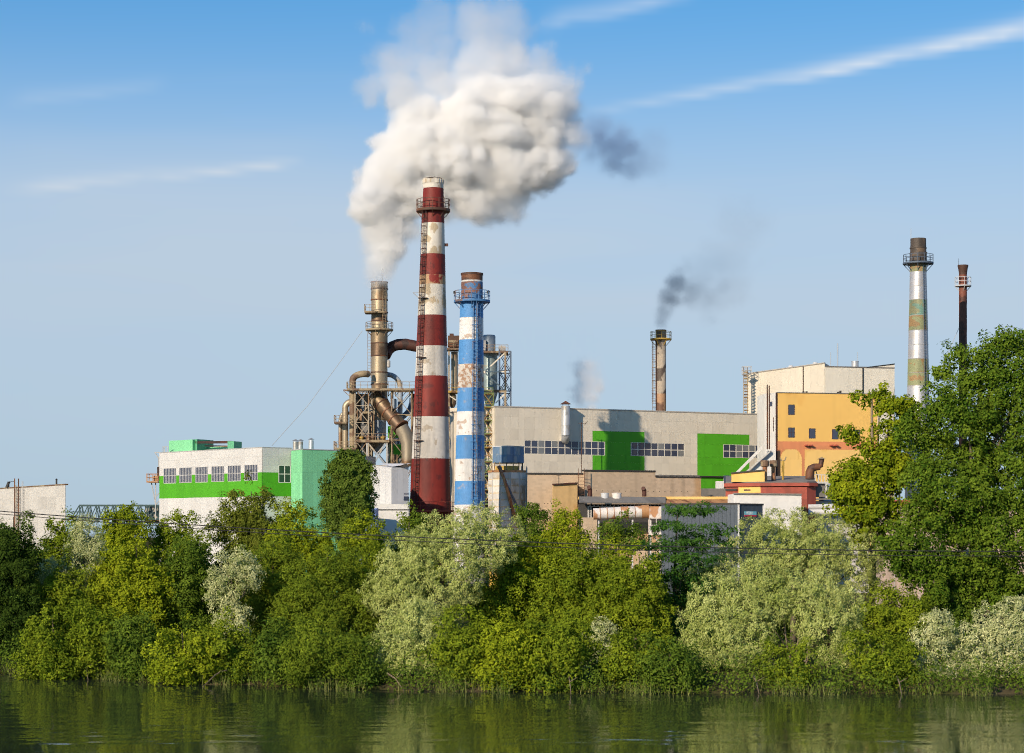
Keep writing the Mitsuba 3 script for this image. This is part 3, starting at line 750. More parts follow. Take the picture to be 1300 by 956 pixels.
m.prism([(cx + (R + 0.15) * math.cos(a), D + (R + 0.15) * math.sin(a)) for a in ang], zt, zt + 0.35, 'rust_light')
m.put(f'{t}__collar')
t2 = thing('hopper_house', 'faceted blue metal hopper house standing above the pale panelled silo', 'building')
pc = [(WX(625.5, D - 1), D - 1.0), (WX(643.5, D - 3.6), D - 3.6), (WX(665, D - 0.8), D - 0.8), (WX(663, D + 2), D + 3.5), (WX(628, D + 2), D + 3.5)]
M().prism(pc, WZ(588, D), WZ(567.5, D), 'slate_blue').put(f'{t2}__core')
for a, b in ((0, 1), (1, 2)):
    w2 = Wall(pc[a], pc[b])
    gridded(w2, cuts(0, w2.L, 0.85), [WZ(588, D), WZ(578, D), WZ(567.5, D)], lambda u, z: 'slate_blue', t2, 'sheet', 0.012, 0.0, 0.04)
m = M()
w2 = Wall(pc[0], pc[1]); w3 = Wall(pc[1], pc[2])
for w_ in (w2, w3):
    w_.box(m, -0.05, w_.L + 0.05, WZ(568, D), WZ(566.8, D), -0.1, 0.12, 'galvanised')
m.put(f'{t2}__roof_edge')
M().tube([W(634, 591, D - 3.8), W(642, 612, D - 4.2), W(660, 650, D - 3.6)], 0.19, 'duct_blue', 10).put('drain_pipe', label='dark blue pipe slanting down right across the panelled silo', cat='pipe')
M().tube([W(633, 592, D - 3.6), W(640, 608, D - 4.4), W(646, 630, D - 4.0), W(654, 660, D - 3.6)], 0.30, 'rust_light', 10).put('drain_pipe', label='rusty pale pipe running down the front of the panelled silo', cat='pipe')
t = thing('cage_ladder', 'caged steel ladder in shade on the right edge of the panelled silo', 'ladder')
ladder(M(), [WX(665, D), D - 1.0, 2.0], [WX(665, D), D - 1.0, WZ(592, D)], 'grey', width=0.8, step=0.5, cage=0.9).put(f'{t}__rails')
m = M()
for x in (658.5, 669):
    m.bar([WX(x, D), D - 1.2, 1], [WX(x, D), D - 1.2, WZ(594, D)], 0.16, 0.16, 'pale_grey')
for y in range(600, 660, 9):
    m.bar([WX(658.5, D), D - 1.2, WZ(y, D)], [WX(669, D), D - 1.2, WZ(y, D)], 0.1, 0.1, 'pale_grey')
m.put(f'{t}__frame')

# ------------------------------------------------------------------ low brick block before the hall
A, B = (WX(670, 346), 346.0), (WX(741, 347), 347.0)
wl = Wall(A, B)
t = thing('brick_block', 'low sandy brick block between the panelled silo and the wall ladder, below the hall windows', 'building')
zt = WZ(602.5, 347)
M().prism([A, B, (B[0], B[1] + 14), (A[0], A[1] + 14)], 0.3, zt, 'brick_wall').put(f'{t}__wall')
m = M(); wl.box(m, -0.1, wl.L, zt, zt + 0.28, -1.0, 0.2, 'dark'); m.put(f'{t}__roof_edge')
rnd = random.Random(5)
m = M()
for i in range(12):
    u = rnd.uniform(2.6, 9); z = WZ(rnd.choice([625, 640, 648]), 347)
    wl.box(m, u, u + 0.16, z, z + 0.16, 0.0, 0.02, 'dark')
m.put(f'{t}__hole')
A2, B2 = (WX(741.5, 344.5), 344.5), (WX(890, 352), 352.0)
wl = Wall(A2, B2)
t = thing('brick_block', 'long stepped sandy brick block with a rusty stain under the first green square', 'building')
z1, z2 = WZ(598.5, 346), WZ(606.5, 351)
us_ = wl.u(832)
S = tuple(wl.a + wl.t * us_)
M().prism([A2, S, (S[0] - wl.n[0] * 12, S[1] - wl.n[1] * 12), (A2[0], A2[1] + 14)], 0.3, z1, 'brick_wall').put(f'{t}__wall')
M().prism([(S[0] + 0.003, S[1]), B2, (B2[0], B2[1] + 12), (S[0], S[1] + 12)], 0.3, z2, 'brick_wall').put(f'{t}__wall')
m = M(); wl.box(m, -0.15, us_, z1, z1 + 0.25, -0.8, 0.22, 'dark'); wl.box(m, us_ + 0.02, wl.L, z2, z2 + 0.2, -0.8, 0.18, 'dark')
for i in range(7):
    u = us_ + 0.8 + i * 1.1
    wl.box(m, u, u + 0.9, z2 + 0.2, z2 + 0.45, -0.6, 0.05, 'roof_grey')
m.put(f'{t}__roof_edge')
m = M()
for i in range(17):
    u = 2.2 + i * 1.05
    wl.box(m, u, u + 0.13, WZ(624, 347), WZ(624, 347) + 0.13, 0.0, 0.02, 'dark')
m.put(f'{t}__hole')
for px, top in ((749, 618.5), (818, 620)):
    q = W(px, 628, 341)
    M().tube([[q[0], q[1], q[2] - 1.2], [q[0], q[1], WZ(top + 3, 341)], [q[0] - 0.12, q[1] - 0.15, WZ(top + 1, 341)], [q[0] - 0.2, q[1] - 0.5, WZ(top, 341)]], 0.36, 'rust_dark', 12).put('roof_vent', label='stubby rusty bent vent against the brick wall, ' + ('near the ladder' if px < 800 else 'right of the rusty stain'), cat='vent')
for px, r_, p, lb in ((768, 0.62, 'galvanised', 'short grey drum vent standing on the dark canopy roof'), (783, 0.75, 'rusty_white', 'low round pale vent on the dark canopy roof')):
    q = W(px, 630, 337)
    M().lathe(q, [(r_, q[2] - 0.4), (r_, WZ(627, 337)), (r_ * 1.1, WZ(627, 337)), (r_ * 1.1, WZ(626, 337)), (0.01, WZ(625.6, 337))], p, 18).put('roof_vent', label=lb, cat='vent')
t = thing('ochre_annex', 'small ochre rendered annex in front of the low brick block', 'building')
a, b = (WX(702, 341), 341.0), (WX(733, 342), 342.0)
wl = Wall(a, b)
M().prism([a, b, (b[0], b[1] + 4.8), (a[0], a[1] + 4.8)], 0.3, [WZ(615.2, 341), WZ(613.5, 341), WZ(613.5, 341), WZ(615.2, 341)], 'ochre_wall').put(f'{t}__wall')
M().bar(W(701.5, 615, 340.8), W(733.5, 613.2, 341.8), 0.5, 0.22, 'rust_dark').put(f'{t}__roof_edge')
t = thing('wall_ladder', 'steel ladder up the joint of the two brick blocks', 'ladder')
ladder(M(), [WX(738, 343), 343.0, WZ(640, 343)], [WX(738, 343), 343.0, WZ(594.5, 343)], 'rust', width=1.0, step=0.55, r=0.05).put(f'{t}__rails')
M().bar(W(709.5, 614, 343), W(709.5, 602, 343), 0.1, 0.1, 'dark').bar(W(706.5, 604, 343), W(712.5, 604, 343), 0.09, 0.09, 'dark').put('short_post', label='short dark post with a crossbar on the ochre annex roof', cat='post')

# canopy, openings coloured near black for their shade, and the workshop under it
t = thing('canopy_workshop', 'low workshop with a dark sheet canopy and cream roof edge below the brick block', 'building')
D = 337.0
M().box(WX(735, D), WX(842, D), D + 0.6, D + 6, 0.3, WZ(640, D), 'dark').put(f'{t}__wall')  # solid near-black box, its colour standing for shade inside the opening
M().hexa([W(735, 639, D - 2), W(845, 639.5, D - 2), W(845, 631.5, D), W(735, 631, D), W(735, 638, D - 2.1), W(845, 638.5, D - 2.1), W(845, 630.8, D), W(735, 630.3, D)], 'roof_grey').put(f'{t}__canopy')
M().box(WX(735, D), WX(985, D), D + 0.2, D + 3.0, WZ(633.8, D), WZ(630.5, D), 'yellow_pale').put(f'{t}__roof_edge')
M().box(WX(842, D), WX(985, D), D + 0.9, D + 5, 0.3, WZ(633.8, D), 'brick_wall').put(f'{t}__wall')
M().hexa([W(842, 641, D - 2.5), W(940, 641.5, D - 2.5), W(940, 634.5, D + 0.1), W(842, 634.5, D + 0.1), W(842, 640.4, D - 2.6), W(940, 640.9, D - 2.6), W(940, 634, D), W(842, 634, D)], 'rust_light').put(f'{t}__canopy')
wl = Wall((WX(735, D), D + 0.55), (WX(842, D), D + 0.55))
m = M()
for i in range(42):
    u = wl.u(746) + i * 0.33
    wl.box(m, u, u + 0.2, WZ(642.4, D), WZ(640.4, D), 0.0, 0.3, 'pale_grey' if i % 2 else 'dark')
m.put(f'{t}__slats', kind='stuff')
for x0, x1 in ((746, 748), (749.5, 751)):
    m = M(); wl.box(m, wl.u(x0), wl.u(x1), WZ(668, D), WZ(642.5, D), 0, 0.3, 'off_white'); m.put(f'{t}__post')
m = M(); wl.box(m, wl.u(746), wl.u(800), WZ(643.6, D), WZ(642.6, D), 0.02, 0.34, 'off_white'); m.put(f'{t}__lintel')
D = 329.0
t = thing('yard_wall', 'low pale brick yard wall under the rusty duct, half hidden by bushes', 'wall')
M().box(WX(738, D), WX(758, D), D, D + 0.5, 0.3, WZ(657, D), 'brick_wall').box(WX(758.2, D), WX(842, D), D + 2, D + 2.4, 0.3, WZ(663, D), 'brick_wall').put(f'{t}__panel')
t = thing('rusty_duct', 'thick horizontal white duct with rust stains, before the dark canopy', 'duct')
D = 326.0
k = D / F
pts = [W(753, 652.5, D), W(815, 649.8, D)]
dv = (pts[1] - pts[0]) / np.linalg.norm(pts[1] - pts[0])
n = 7
for i in range(n):
    a = pts[0] + (pts[1] - pts[0]) * i / n; b = pts[0] + (pts[1] - pts[0]) * (i + 1) / n
    M().tube([a + dv * 0.03, b - dv * 0.03], (7.2 + i * 0.1) * k, 'rusty_white', 24).put(f'{t}__section')
m = M()
for i in range(1, n + 1):
    b = pts[0] + (pts[1] - pts[0]) * i / n
    m.tube([b - dv * 0.05, b + dv * 0.05], 8.0 * k, 'rust_light', 24)
m.put(f'{t}__flange')
M().tube([pts[1], W(817, 649.6, D), W(824, 649, D)], [8.3 * k, 8.4 * k, 8.2 * k], 'rust_light', 24).box(WX(824, D), WX(840, D), D - 1.1, D + 1.1, WZ(658.5, D), WZ(643, D), 'rusty_white').put(f'{t}__end_box')
for x in (760, 803, 826, 838):
    M().bar([WX(x, D), D + 0.4, 0.3], W(x, 657, D + 0.4), 0.22, 0.22, 'pale_grey').put(f'{t}__leg')
M().bar(W(806, 671, D), W(826, 678, D), 0.16, 0.16, 'rust_dark').put(f'{t}__brace')
M().bar(W(828, 678, D), W(840, 694, D), 0.2, 0.2, 'rusty_white').put(f'{t}__brace')
deck(M(), WX(823.5, D), WX(841, D), D - 1.6, D + 0.3, WZ(676, D), 'rusty_white', 2.3, 0.4, 0.1, 'flr').put(f'{t}__platform')

# slate-blue clad building with the sign
t = thing('clad_building', 'slate blue ribbed metal building with white corner strip and a small sign', 'building')
A, C, B = (WX(839.5, 316), 316.0), (WX(937.5, 310), 310.0), (WX(968, 314), 314.0)
zA = WZ(641.5, 316)
M().prism([A, C, B, (B[0] - 4, B[1] + 14), (A[0] + 2, A[1] + 12)], 0.3, [zA, WZ(639.2, 310), WZ(640.3, 314), WZ(640.3, 314), zA], 'slate').put(f'{t}__core')
for (a, b, za, zb_) in ((A, C, zA, WZ(639.2, 310)), (C, B, WZ(639.2, 310), WZ(640.3, 314))):
    wl = Wall(a, b)
    n = int(wl.L / 0.62)
    for i in range(n):
        u0, u1 = wl.L * i / n, wl.L * (i + 1) / n
        z_ = za + (zb_ - za) * i / n
        wl.box(M(), u0 + 0.02, u1 - 0.02, 2.0, z_ - 0.1, -0.02, 0.05 + (0.03 if i % 2 else 0), 'slate').put(f'{t}__sheet')
    m = M(); wl.box(m, -0.1, wl.L + 0.1, zb_ - 0.16, zb_ + 0.1, -0.3, 0.16, 'dark'); m.put(f'{t}__roof_edge')
M().box(C[0] - 0.12, C[0] + 0.14, C[1] - 0.16, C[1] + 0.1, 1.5, WZ(640.5, 310), 'pure_white').put(f'{t}__corner_strip')
wl = Wall(C, B)
u0, u1 = wl.u(944.5), wl.u(959.5)
dd = wl.depth(u0)
s_ = thing('building_sign', 'small cyan and white sign with a red stripe on the slate blue building', 'sign')
m = M(); wl.box(m, u0, u1, WZ(653.6, dd), WZ(649, dd), 0.09, 0.15, 'sign_cyan'); m.put(f'{s_}__board')
m = M(); wl.box(m, u0, u1, WZ(655.6, dd), WZ(653.7, dd), 0.09, 0.15, 'sign_red'); m.put(f'{s_}__stripe')
tm = meshkit.text_mesh('VIZTUM', 0.42, 0.02, True)
tv = np.array(tm.vertices); w_ = tv[:, 0].max()
tv[:, 0] *= 1.45 / w_
tv[:, 0] += 0.36
q = np.array([wl.at(u0 + x, 0.152 + z, WZ(653.2, dd) + y) for x, y, z in tv])
M().add(q, tm.faces, 'sign_white').put(f'{s_}__lettering')

# white box building beside it
D = 325.0
t = thing('white_shed', 'plain white flat roofed shed behind the slate blue building', 'building')
a, b = (WX(931.5, D + 1), D + 1), (WX(1017.5, D - 1), D - 1.0)
wl = Wall(a, b)
M().prism([a, b, (b[0], b[1] + 9), (a[0], a[1] + 9)], 0.3, [WZ(626.6, D), WZ(627.6, D), WZ(627.6, D), WZ(626.6, D)], 'pure_white').put(f'{t}__wall')
M().bar(W(931, 626.6, D + 0.9), W(1018, 627.6, D - 1.1), 0.5, 0.2, 'roof_grey').put(f'{t}__roof_edge')

# red and yellow annex with the flat roof
t = thing('roof_annex', 'flat roofed annex with red fascia and yellow upstand before the yellow building', 'building')
D = 340.0
pts = [(WX(922, D), D + 1), (WX(966, D - 2), D - 2.5), (WX(1024, D - 2.5), D - 3.0), (WX(1034, D), D - 1.5), (WX(1040, D + 6), D + 12), (WX(926, D + 6), D + 12)]
zr = WZ(612, D)
M().prism(pts, 0.3, zr - 0.9, 'brick_red').put(f'{t}__wall')
o = [(x + (0.3 if x > 45 else -0.3), y - 0.35) for x, y in pts]
M().prism(o, zr - 0.75, zr - 0.2, 'brick_red').put(f'{t}__fascia')
zk = WZ(604.3, D + 12)
M().prism([(x, y - 0.1) for x, y in pts], zr - 0.18, [zr, zr, zr, zr + 0.1, zk, zk], 'roof_grey').put(f'{t}__roof')
m = M()
wl = Wall(pts[0], pts[1])
wl.box(m, 2.4, wl.L - 0.1, WZ(626, D), WZ(618, D), 0.02, 0.06, 'yellow_wall'); m.put(f'{t}__panel')
m = M()
wl.box(m, 3.4, 4.6, WZ(623.5, D), WZ(621.3, D), 0.05, 0.1, 'tan_steel'); wl.box(m, 0.1, 2.2, WZ(623, D), WZ(620.5, D), 0.02, 0.3, 'dark'); m.put(f'{t}__louvre')
M().prism([(WX(928, D), D - 0.6), (WX(969, D), D - 1.8), (WX(972, D), D + 1), (WX(932, D), D + 2)], zr, [WZ(601, D), WZ(597.5, D), WZ(597.5, D), WZ(601, D)], 'yellow_wall').put(f'{t}__upstand')
M().bar([WX(927.5, D), D - 0.7, WZ(600.8, D)], [WX(969.5, D), D - 1.9, WZ(597.2, D)], 0.5, 0.2, 'dark').put(f'{t}__coping')
for px, lb in ((971, 'left one of two squat capped vents beside the yellow upstand'), (982, 'right one of two squat capped vents beside the yellow upstand')):
    q = W(px, 606, D + (0.5 if px < 980 else 2.5)); kk = q[1] / F
    v_ = thing('capped_vent', lb, 'vent')
    M().lathe(q, [(2.9 * kk, zr), (2.9 * kk, WZ(592, q[1]))], 'rust_light', 16).put(f'{v_}__pipe')
    M().lathe(q, [(2.9 * kk, WZ(593, q[1])), (5.2 * kk, WZ(592, q[1])), (5.4 * kk, WZ(586, q[1])), (5.0 * kk, WZ(584.5, q[1])), (0.01, WZ(584, q[1]))], 'tan_steel', 20).put(f'{v_}__cap')
q = W(994, 608, D + 4)
M().tube([[q[0], q[1], zr], [q[0], q[1], WZ(585, D + 4)]], [0.18, 0.22], 'yellow_steel', 8).tube([[q[0] - 0.5, q[1], WZ(581, D + 4)], [q[0] - 0.3, q[1], WZ(584.5, D + 4)], [q[0], q[1], WZ(585.5, D + 4)], [q[0] + 0.35, q[1], WZ(584, D + 4)], [q[0] + 0.5, q[1], WZ(580, D + 4)]], 0.11, 'tan_steel', 8).put('forked_post', label='yellow post with a forked top in front of the painted arch', cat='post')
t2 = thing('roof_fan', 'grey rooftop fan duct bent upward with a cowl, right of the painted arch', 'duct')
M().tube([W(1028, 608, D + 3), W(1028, 600, D + 3), W(1030, 595, D + 3), W(1034, 593, D + 3), W(1041, 592.5, D + 3)], [0.75, 0.75, 0.7, 0.62, 0.55], 'rust', 14).put(f'{t2}__elbow')
M().tube([W(1038, 593, D + 3), W(1042, 591, D + 3), W(1043, 585, D + 3), W(1043, 583, D + 3)], 0.42, 'rust', 12).lathe(W(1043, 583, D + 3), [(0.7, WZ(583, D + 3)), (0.1, WZ(580.5, D + 3))], 'tan_steel', 14).put(f'{t2}__cowl')
M().bar(W(1032, 612, D + 3), W(1034, 595, D + 3), 0.15, 0.15, 'dark').bar(W(1040, 612, D + 3), W(1035, 595, D + 3), 0.15, 0.15, 'dark').put(f'{t2}__stand')
t2 = thing('roof_railing', 'white railing and door frame at the edge of the annex roof', 'railing')
D2 = 339.0
m = M()
for x in range(1035, 1053, 4):
    m.bar(W(x, 613, D2), W(x, 602.5, D2), 0.12, 0.12, 'off_white')
m.bar(W(1034, 602.5, D2), W(1052, 603, D2), 0.12, 0.12, 'off_white').bar(W(1034, 612.5, D2), W(1052, 613, D2), 0.25, 0.3, 'off_white')
m.put(f'{t2}__bars')
M().bar(W(1034.5, 632, D2), W(1034.5, 613, D2), 0.2, 0.2, 'off_white').bar(W(1049, 632, D2), W(1049, 613, D2), 0.25, 0.25, 'off_white').put(f'{t2}__post')
M().box(WX(1036, D2), WX(1048, D2), D2 + 0.6, D2 + 0.8, WZ(631, D2), WZ(613.5, D2), 'roof_grey').put(f'{t2}__door')
t2 = thing('plant_shed', 'low grey shed with white roof pipes, half hidden behind the yellow green tree', 'building')
M().box(WX(1018, D2), WX(1105, D2), D2 + 1, D2 + 8, 0.3, WZ(636, D2), 'off_white').put(f'{t2}__wall')
M().box(WX(1050, D2), WX(1085, D2), D2 + 4, D2 + 9, WZ(636, D2), WZ(613, D2), 'bluegrey').put(f'{t2}__cabin')
M().bar(W(1017, 634.5, D2), W(1100, 632, D2), 0.8, 0.3, 'roof_grey').put(f'{t2}__roof_edge')
for y, x0, x1, r_ in ((643.5, 1026, 1062, 0.42), (650.5, 1026, 1070, 0.5)):
    M().tube([W(x0, y, D2 - 2), W(x1, y - 0.8, D2 - 2)], r_, 'pure_white', 14).put('white_pipe', label='horizontal white pipe before the low grey shed, ' + ('upper' if y < 648 else 'lower') + ' of the two', cat='pipe')

# ------------------------------------------------------------------ yellow building
t = thing('yellow_building', 'yellow rendered building with salmon band and a painted arch', 'building')
A, B = (WX(987, 374), 374.0), (WX(1114, 378), 378.0)
wl = Wall(A, B)
zt = WZ(499.3, 375)
M().prism([A, B, (B[0] + 2, B[1] + 14), (A[0] - 1.2, A[1] + 14)], 0.3, zt, 'yellow_wall').put(f'{t}__wall')
zsal0, zsal1 = WZ(570.5, 375), WZ(560.5, 375)
m = M(); wl.box(m, 0.0, wl.L, zsal0, zsal1, 0.0, 0.05, 'salmon')
wl.box(m, 0.0, wl.u(990.5), WZ(612, 375), zsal0 - 0.01, 0.0, 0.05, 'salmon'); wl.box(m, wl.u(1018), wl.u(1021.5), WZ(612, 375), zsal0 - 0.01, 0.0, 0.05, 'salmon')
# arch spandrels
ua, ub = wl.u(990.5), wl.u(1018)
uc, rad = (ua + ub) / 2, (ub - ua) / 2
zc = WZ(569, 375) - rad
for s in (-1, 1):
    for q0, q1 in zip(np.linspace(0, math.pi / 2, 9)[:-1], np.linspace(0, math.pi / 2, 9)[1:]):
        x0, x1 = uc + s * rad * math.cos(q0), uc + s * rad * math.cos(q1)
        lo, hi = min(x0, x1), max(x0, x1)
        wl.box(m, lo, hi, zc + rad * math.sin((q0 + q1) / 2), zsal0 - 0.012, 0.0, 0.048, 'salmon')
m.put(f'{t}__salmon_band')
m = M()
wl.box(m, ua + 0.02, ub - 0.02, WZ(612, 375), zc, 0.0, 0.02, 'yellow_pale')
for q0, q1 in zip(np.linspace(0, math.pi, 15)[:-1], np.linspace(0, math.pi, 15)[1:]):
    x0, x1 = uc + (rad - 0.02) * math.cos(q0), uc + (rad - 0.02) * math.cos(q1)
    wl.box(m, x1, x0, zc, zc + rad * math.sin((q0 + q1) / 2) - 0.02, 0.0, 0.02, 'yellow_pale')
m.put(f'{t}__arch_panel')
m = M(); wl.box(m, wl.u(1021.6), wl.L - 0.3, WZ(612, 375), zsal0 - 0.01, 0.0, 0.02, 'yellow_pale'); m.put(f'{t}__panel')
m = M(); wl.box(m, -0.15, wl.L, zt, zt + 0.14, -0.6, 0.15, 'roof_grey')
wl.box(m, -0.32, -0.02, 1.0, zt, -0.1, 0.12, 'rust_dark')
m.put(f'{t}__roof_edge')
for px, py, nu in ((1000.8, 513.5, 1), (1000.8, 542.5, 2), (1027.2, 543.5, 1), (1056.5, 544.5, 1), (1083.5, 545, 1)):
    u, z = wl.uz(px, py + 13)
    u1 = u + 1.2
    window(wl, u, u1, z, z + 1.8, nu, nu, t, 'rust_dark', ('pane',), 0.07, True, 3, 0.05)
m = M()
for px in (1021, 1027, 1053, 1059):
    u, z = wl.uz(px, 566.5)
    m = M(); wl.box(m, u, u + 0.5, z, z + 0.25, 0.0, 0.9, 'brick_red'); m.put(f'{t}__bracket')
m = M()
for px, h in ((1019, 1), (1023, 1), (1063, 0.8), (1066, 1.2)):
    m.box(WX(px, 378), WX(px + 2.4, 378), 378, 378.5, zt + 0.14, zt + 0.14 + h * 0.45, 'dark')
m.bar(W(1083, 498, 378), W(1083, 494, 378), 0.1, 0.1, 'grey').bar(W(1086, 498, 378), W(1086, 494, 378), 0.1, 0.1, 'grey').bar(W(1083, 494, 378), W(1086, 494, 378), 0.1, 0.1, 'grey')
m.put(f'{t}__roof_fitting')
# white end wall of the yellow building and the inclined gallery
A2, B2 = (WX(970.5, 378), 378.0), (WX(985.8, 374.2), 374.2)
wl = Wall(A2, B2)
t2 = thing('white_tower', 'narrow weathered white tower at the left end of the yellow building', 'building')
M().prism([A2, B2, (B2[0] - 0.5, B2[1] + 7), (A2[0] - 0.5, A2[1] + 7)], 0.3, WZ(499, 376), 'white').put(f'{t2}__wall')
m = M(); wl.box(m, wl.u(977.3), wl.u(980.5), WZ(516, 376), WZ(510, 376), 0, 0.06, 'pane'); m.put(f'{t2}__window', 'glass')
m = M()
for px in (974.5, 977):
    wl.box(m, wl.u(px), wl.u(px) + 0.14, WZ(570, 376), WZ(488 if px < 976 else 490, 376), 0.02, 0.2, 'rust')
wl.box(m, wl.u(982), wl.u(982) + 0.1, WZ(548, 376), WZ(530, 376), 0.01, 0.1, 'rust_dark')
m.put(f'{t2}__rail')
ladder(M(), wl.at(wl.u(977), 0.3, WZ(500, 376)), wl.at(wl.u(977), 0.3, WZ(489, 376)), 'rust', side=(*wl.t, 0), width=0.9, step=0.6).put(f'{t2}__roof_ladder')
t3 = thing('inclined_gallery', 'white sloping conveyor gallery running down left from the white tower', 'conveyor')
D = 372.0
M().hexa([W(921, 617, D), W(968, 570, D), W(968, 570, D + 3), W(921, 617, D + 3), W(921, 612.5, D), W(968, 565, D), W(968, 565, D + 3), W(921, 612.5, D + 3)], 'white').put(f'{t3}__beam')
M().hexa([W(934, 612, D - 0.6), W(978, 574, D - 0.6), W(978, 574, D + 1.5), W(934, 612, D + 1.5), W(934, 609.5, D - 0.6), W(978, 571.5, D - 0.6), W(978, 571.5, D + 1.5), W(934, 609.5, D + 1.5)], 'off_white').put(f'{t3}__beam')
M().add([W(938, 611, D + 0.4), W(985, 611, D + 0.4), W(985, 566, D + 0.4), W(978, 574, D + 0.4)], [[0, 1, 2], [0, 2, 3]], 'white').add([W(938, 611, D + 0.7), W(985, 611, D + 0.7), W(985, 566, D + 0.7), W(978, 574, D + 0.7)], [[0, 1, 2], [0, 2, 3]], 'white').put(f'{t3}__side_wall')
M().box(WX(909, D), WX(918, D), D - 1.5, D + 1, WZ(621, D), WZ(611, D), 'pure_white').put('white_cabinet', label='small white cabinet at the foot of the sloping gallery', cat='cabinet')
M().box(WX(888, D), WX(925, D), D - 2.5, D + 3, 0.3, WZ(620.5, D), 'roof_grey').put('low_shed', label='low dark flat roof at the foot of the second green square', cat='building')
M().box(WX(918, D), WX(925, D), D - 1.7, D - 0.2, WZ(620, D), WZ(604, D), 'pane').put('small_booth', 'glass', label='small dark glazed booth under the sloping gallery', cat='booth')

# ------------------------------------------------------------------ tall beige block behind
t = thing('tall_block', 'tall beige panelled block with a sloping roofline behind the hall and yellow building', 'building')
A, Bm = (WX(948.5, 445), 445.0), (WX(1047.3, 430), 430.0)
wl = Wall(A, Bm)
M().prism([A, Bm, (Bm[0] + 6, Bm[1] + 20), (A[0] + 6, A[1] + 20)], 0.3, [WZ(474.5, 445), WZ(461, 430), WZ(461, 430), WZ(474.5, 445)], 'beige_dark').put(f'{t}__core')
n = 11
for i in range(n):
    u0, u1 = wl.L * i / n, wl.L * (i + 1) / n
    za, zb_ = (WZ(474.5, 445) + (WZ(461, 430) - WZ(474.5, 445)) * x / wl.L for x in (u0, u1))
    c = [wl.at(u, nn, z) for z in (20.0,) for u, nn in ((u0 + .005, .08), (u1 - .005, .08), (u1 - .005, 0), (u0 + .005, 0))] + [wl.at(u0 + .005, .08, za - .1), wl.at(u1 - .005, .08, zb_ - .1), wl.at(u1 - .005, 0, zb_ - .1), wl.at(u0 + .005, 0, za - .1)]
    M().hexa(c, 'beige').put(f'{t}__wall_panel')
C = (WX(1135.5, 434), 434.0)
wl2 = Wall(Bm, C)
M().prism([Bm, C, (C[0] + 2, C[1] + 18), (Bm[0] + 4, Bm[1] + 18)], 0.3, WZ(466.5, 432), 'beige').put(f'{t}__core')
gridded(wl2, cuts(0.05, wl2.L, 1.8), [20, WZ(500, 432), WZ(467, 432)], lambda u, z: 'beige_light', t)
m = M(); wl2.box(m, 0, wl2.L, WZ(467, 432), WZ(465.6, 432), -0.6, 0.2, 'roof_grey')
m.bar([*wl.at(0, 0.1, WZ(474.3, 445))], [*wl.at(wl.L, 0.1, WZ(460.8, 430))], 0.4, 0.2, 'beige_dark'); m.put(f'{t}__roof_edge')
a = wl2.u(1100)
c = [wl2.at(a, .1, WZ(467, 432)), wl2.at(wl2.L, .1, WZ(467, 432)), wl2.at(wl2.L, -3, WZ(467, 432)), wl2.at(a, -3, WZ(467, 432)), wl2.at(a, .1, WZ(466.4, 432)), wl2.at(wl2.L, .1, WZ(461.3, 432)), wl2.at(wl2.L, -3, WZ(461.3, 432)), wl2.at(a, -3, WZ(466.4, 432))]
M().hexa(c, 'beige_light').bar(wl2.at(a, .15, WZ(466.2, 432)), wl2.at(wl2.L, .15, WZ(461, 432)), 0.3, 0.16, 'dark').put(f'{t}__upstand')
m = M()
wl2.box(m, wl2.u(1094.5), wl2.u(1094.5) + 0.2, 20, WZ(467, 432), 0.1, 0.3, 'dark'); wl.box(m, wl.u(1020), wl.u(1020) + 0.16, 20, WZ(466, 435), 0.1, 0.25, 'rust_dark'); m.put(f'{t}__downpipe')
q = W(1085.5, 466, 436)
M().lathe(q, [(4.6 * 436 / F, WZ(467, 436)), (4.6 * 436 / F, WZ(459.5, 436)), (4.9 * 436 / F, WZ(459.5, 436)), (4.9 * 436 / F, WZ(458.6, 436)), (0.01, WZ(458.4, 436))], 'galvanised', 20).put('roof_vent', 'steel', label='silver drum vent on the roof of the tall beige block', cat='vent')
M().tube([W(1063.5, 466, 436), W(1063.5, 436, 436)], 0.08, 'grey', 6).put('antenna_mast', label='thin antenna mast on the tall beige block, taller than its neighbour', cat='mast')
M().tube([W(1054.5, 466, 436), W(1054.5, 447, 436)], 0.05, 'grey', 6).put('antenna_mast', label='short thin antenna left of the tall antenna mast', cat='mast')
M().tube([W(1088.5, 460, 436), W(1088.5, 447, 436)], 0.05, 'grey', 6).put('antenna_mast', label='short rod standing on the silver drum vent', cat='mast')
for px, py in ((1004, 466.5), (1035, 462.5)):
    q = W(px, py, 440)
    M().lathe(q, [(0.62, q[2] - 0.8), (0.6, q[2]), (0.45, q[2] + 0.4), (0.01, q[2] + 0.55)], 'galvanised', 14).put('dome_vent', label='small grey dome vent on the sloping roofline, ' + ('lower' if px < 1010 else 'upper') + ' of two', cat='vent')
t = thing('cage_ladder', 'tall yellow grey caged ladder at the left edge of the tall beige block', 'ladder')
D = 441.0
ladder(M(), [WX(946.5, D), D, WZ(530, D)], [WX(946.5, D), D, WZ(466, D)], 'yellow_steel', width=0.8, step=0.55, r=0.06, cage=0.75).put(f'{t}__rails')
m = M()
for y in range(474, 526, 4):
    m.box(WX(943.5, D), WX(949.5, D), D - 0.8, D - 0.7, WZ(y, D), WZ(y - 1.4, D), 'tan_steel')
m.put(f'{t}__cage_band')
deck(M(), WX(942.5, D), WX(953.5, D), D - 0.9, D + 1, WZ(475, D), 'grey', 1.6, 0.15, 0.09).put(f'{t}__landing')

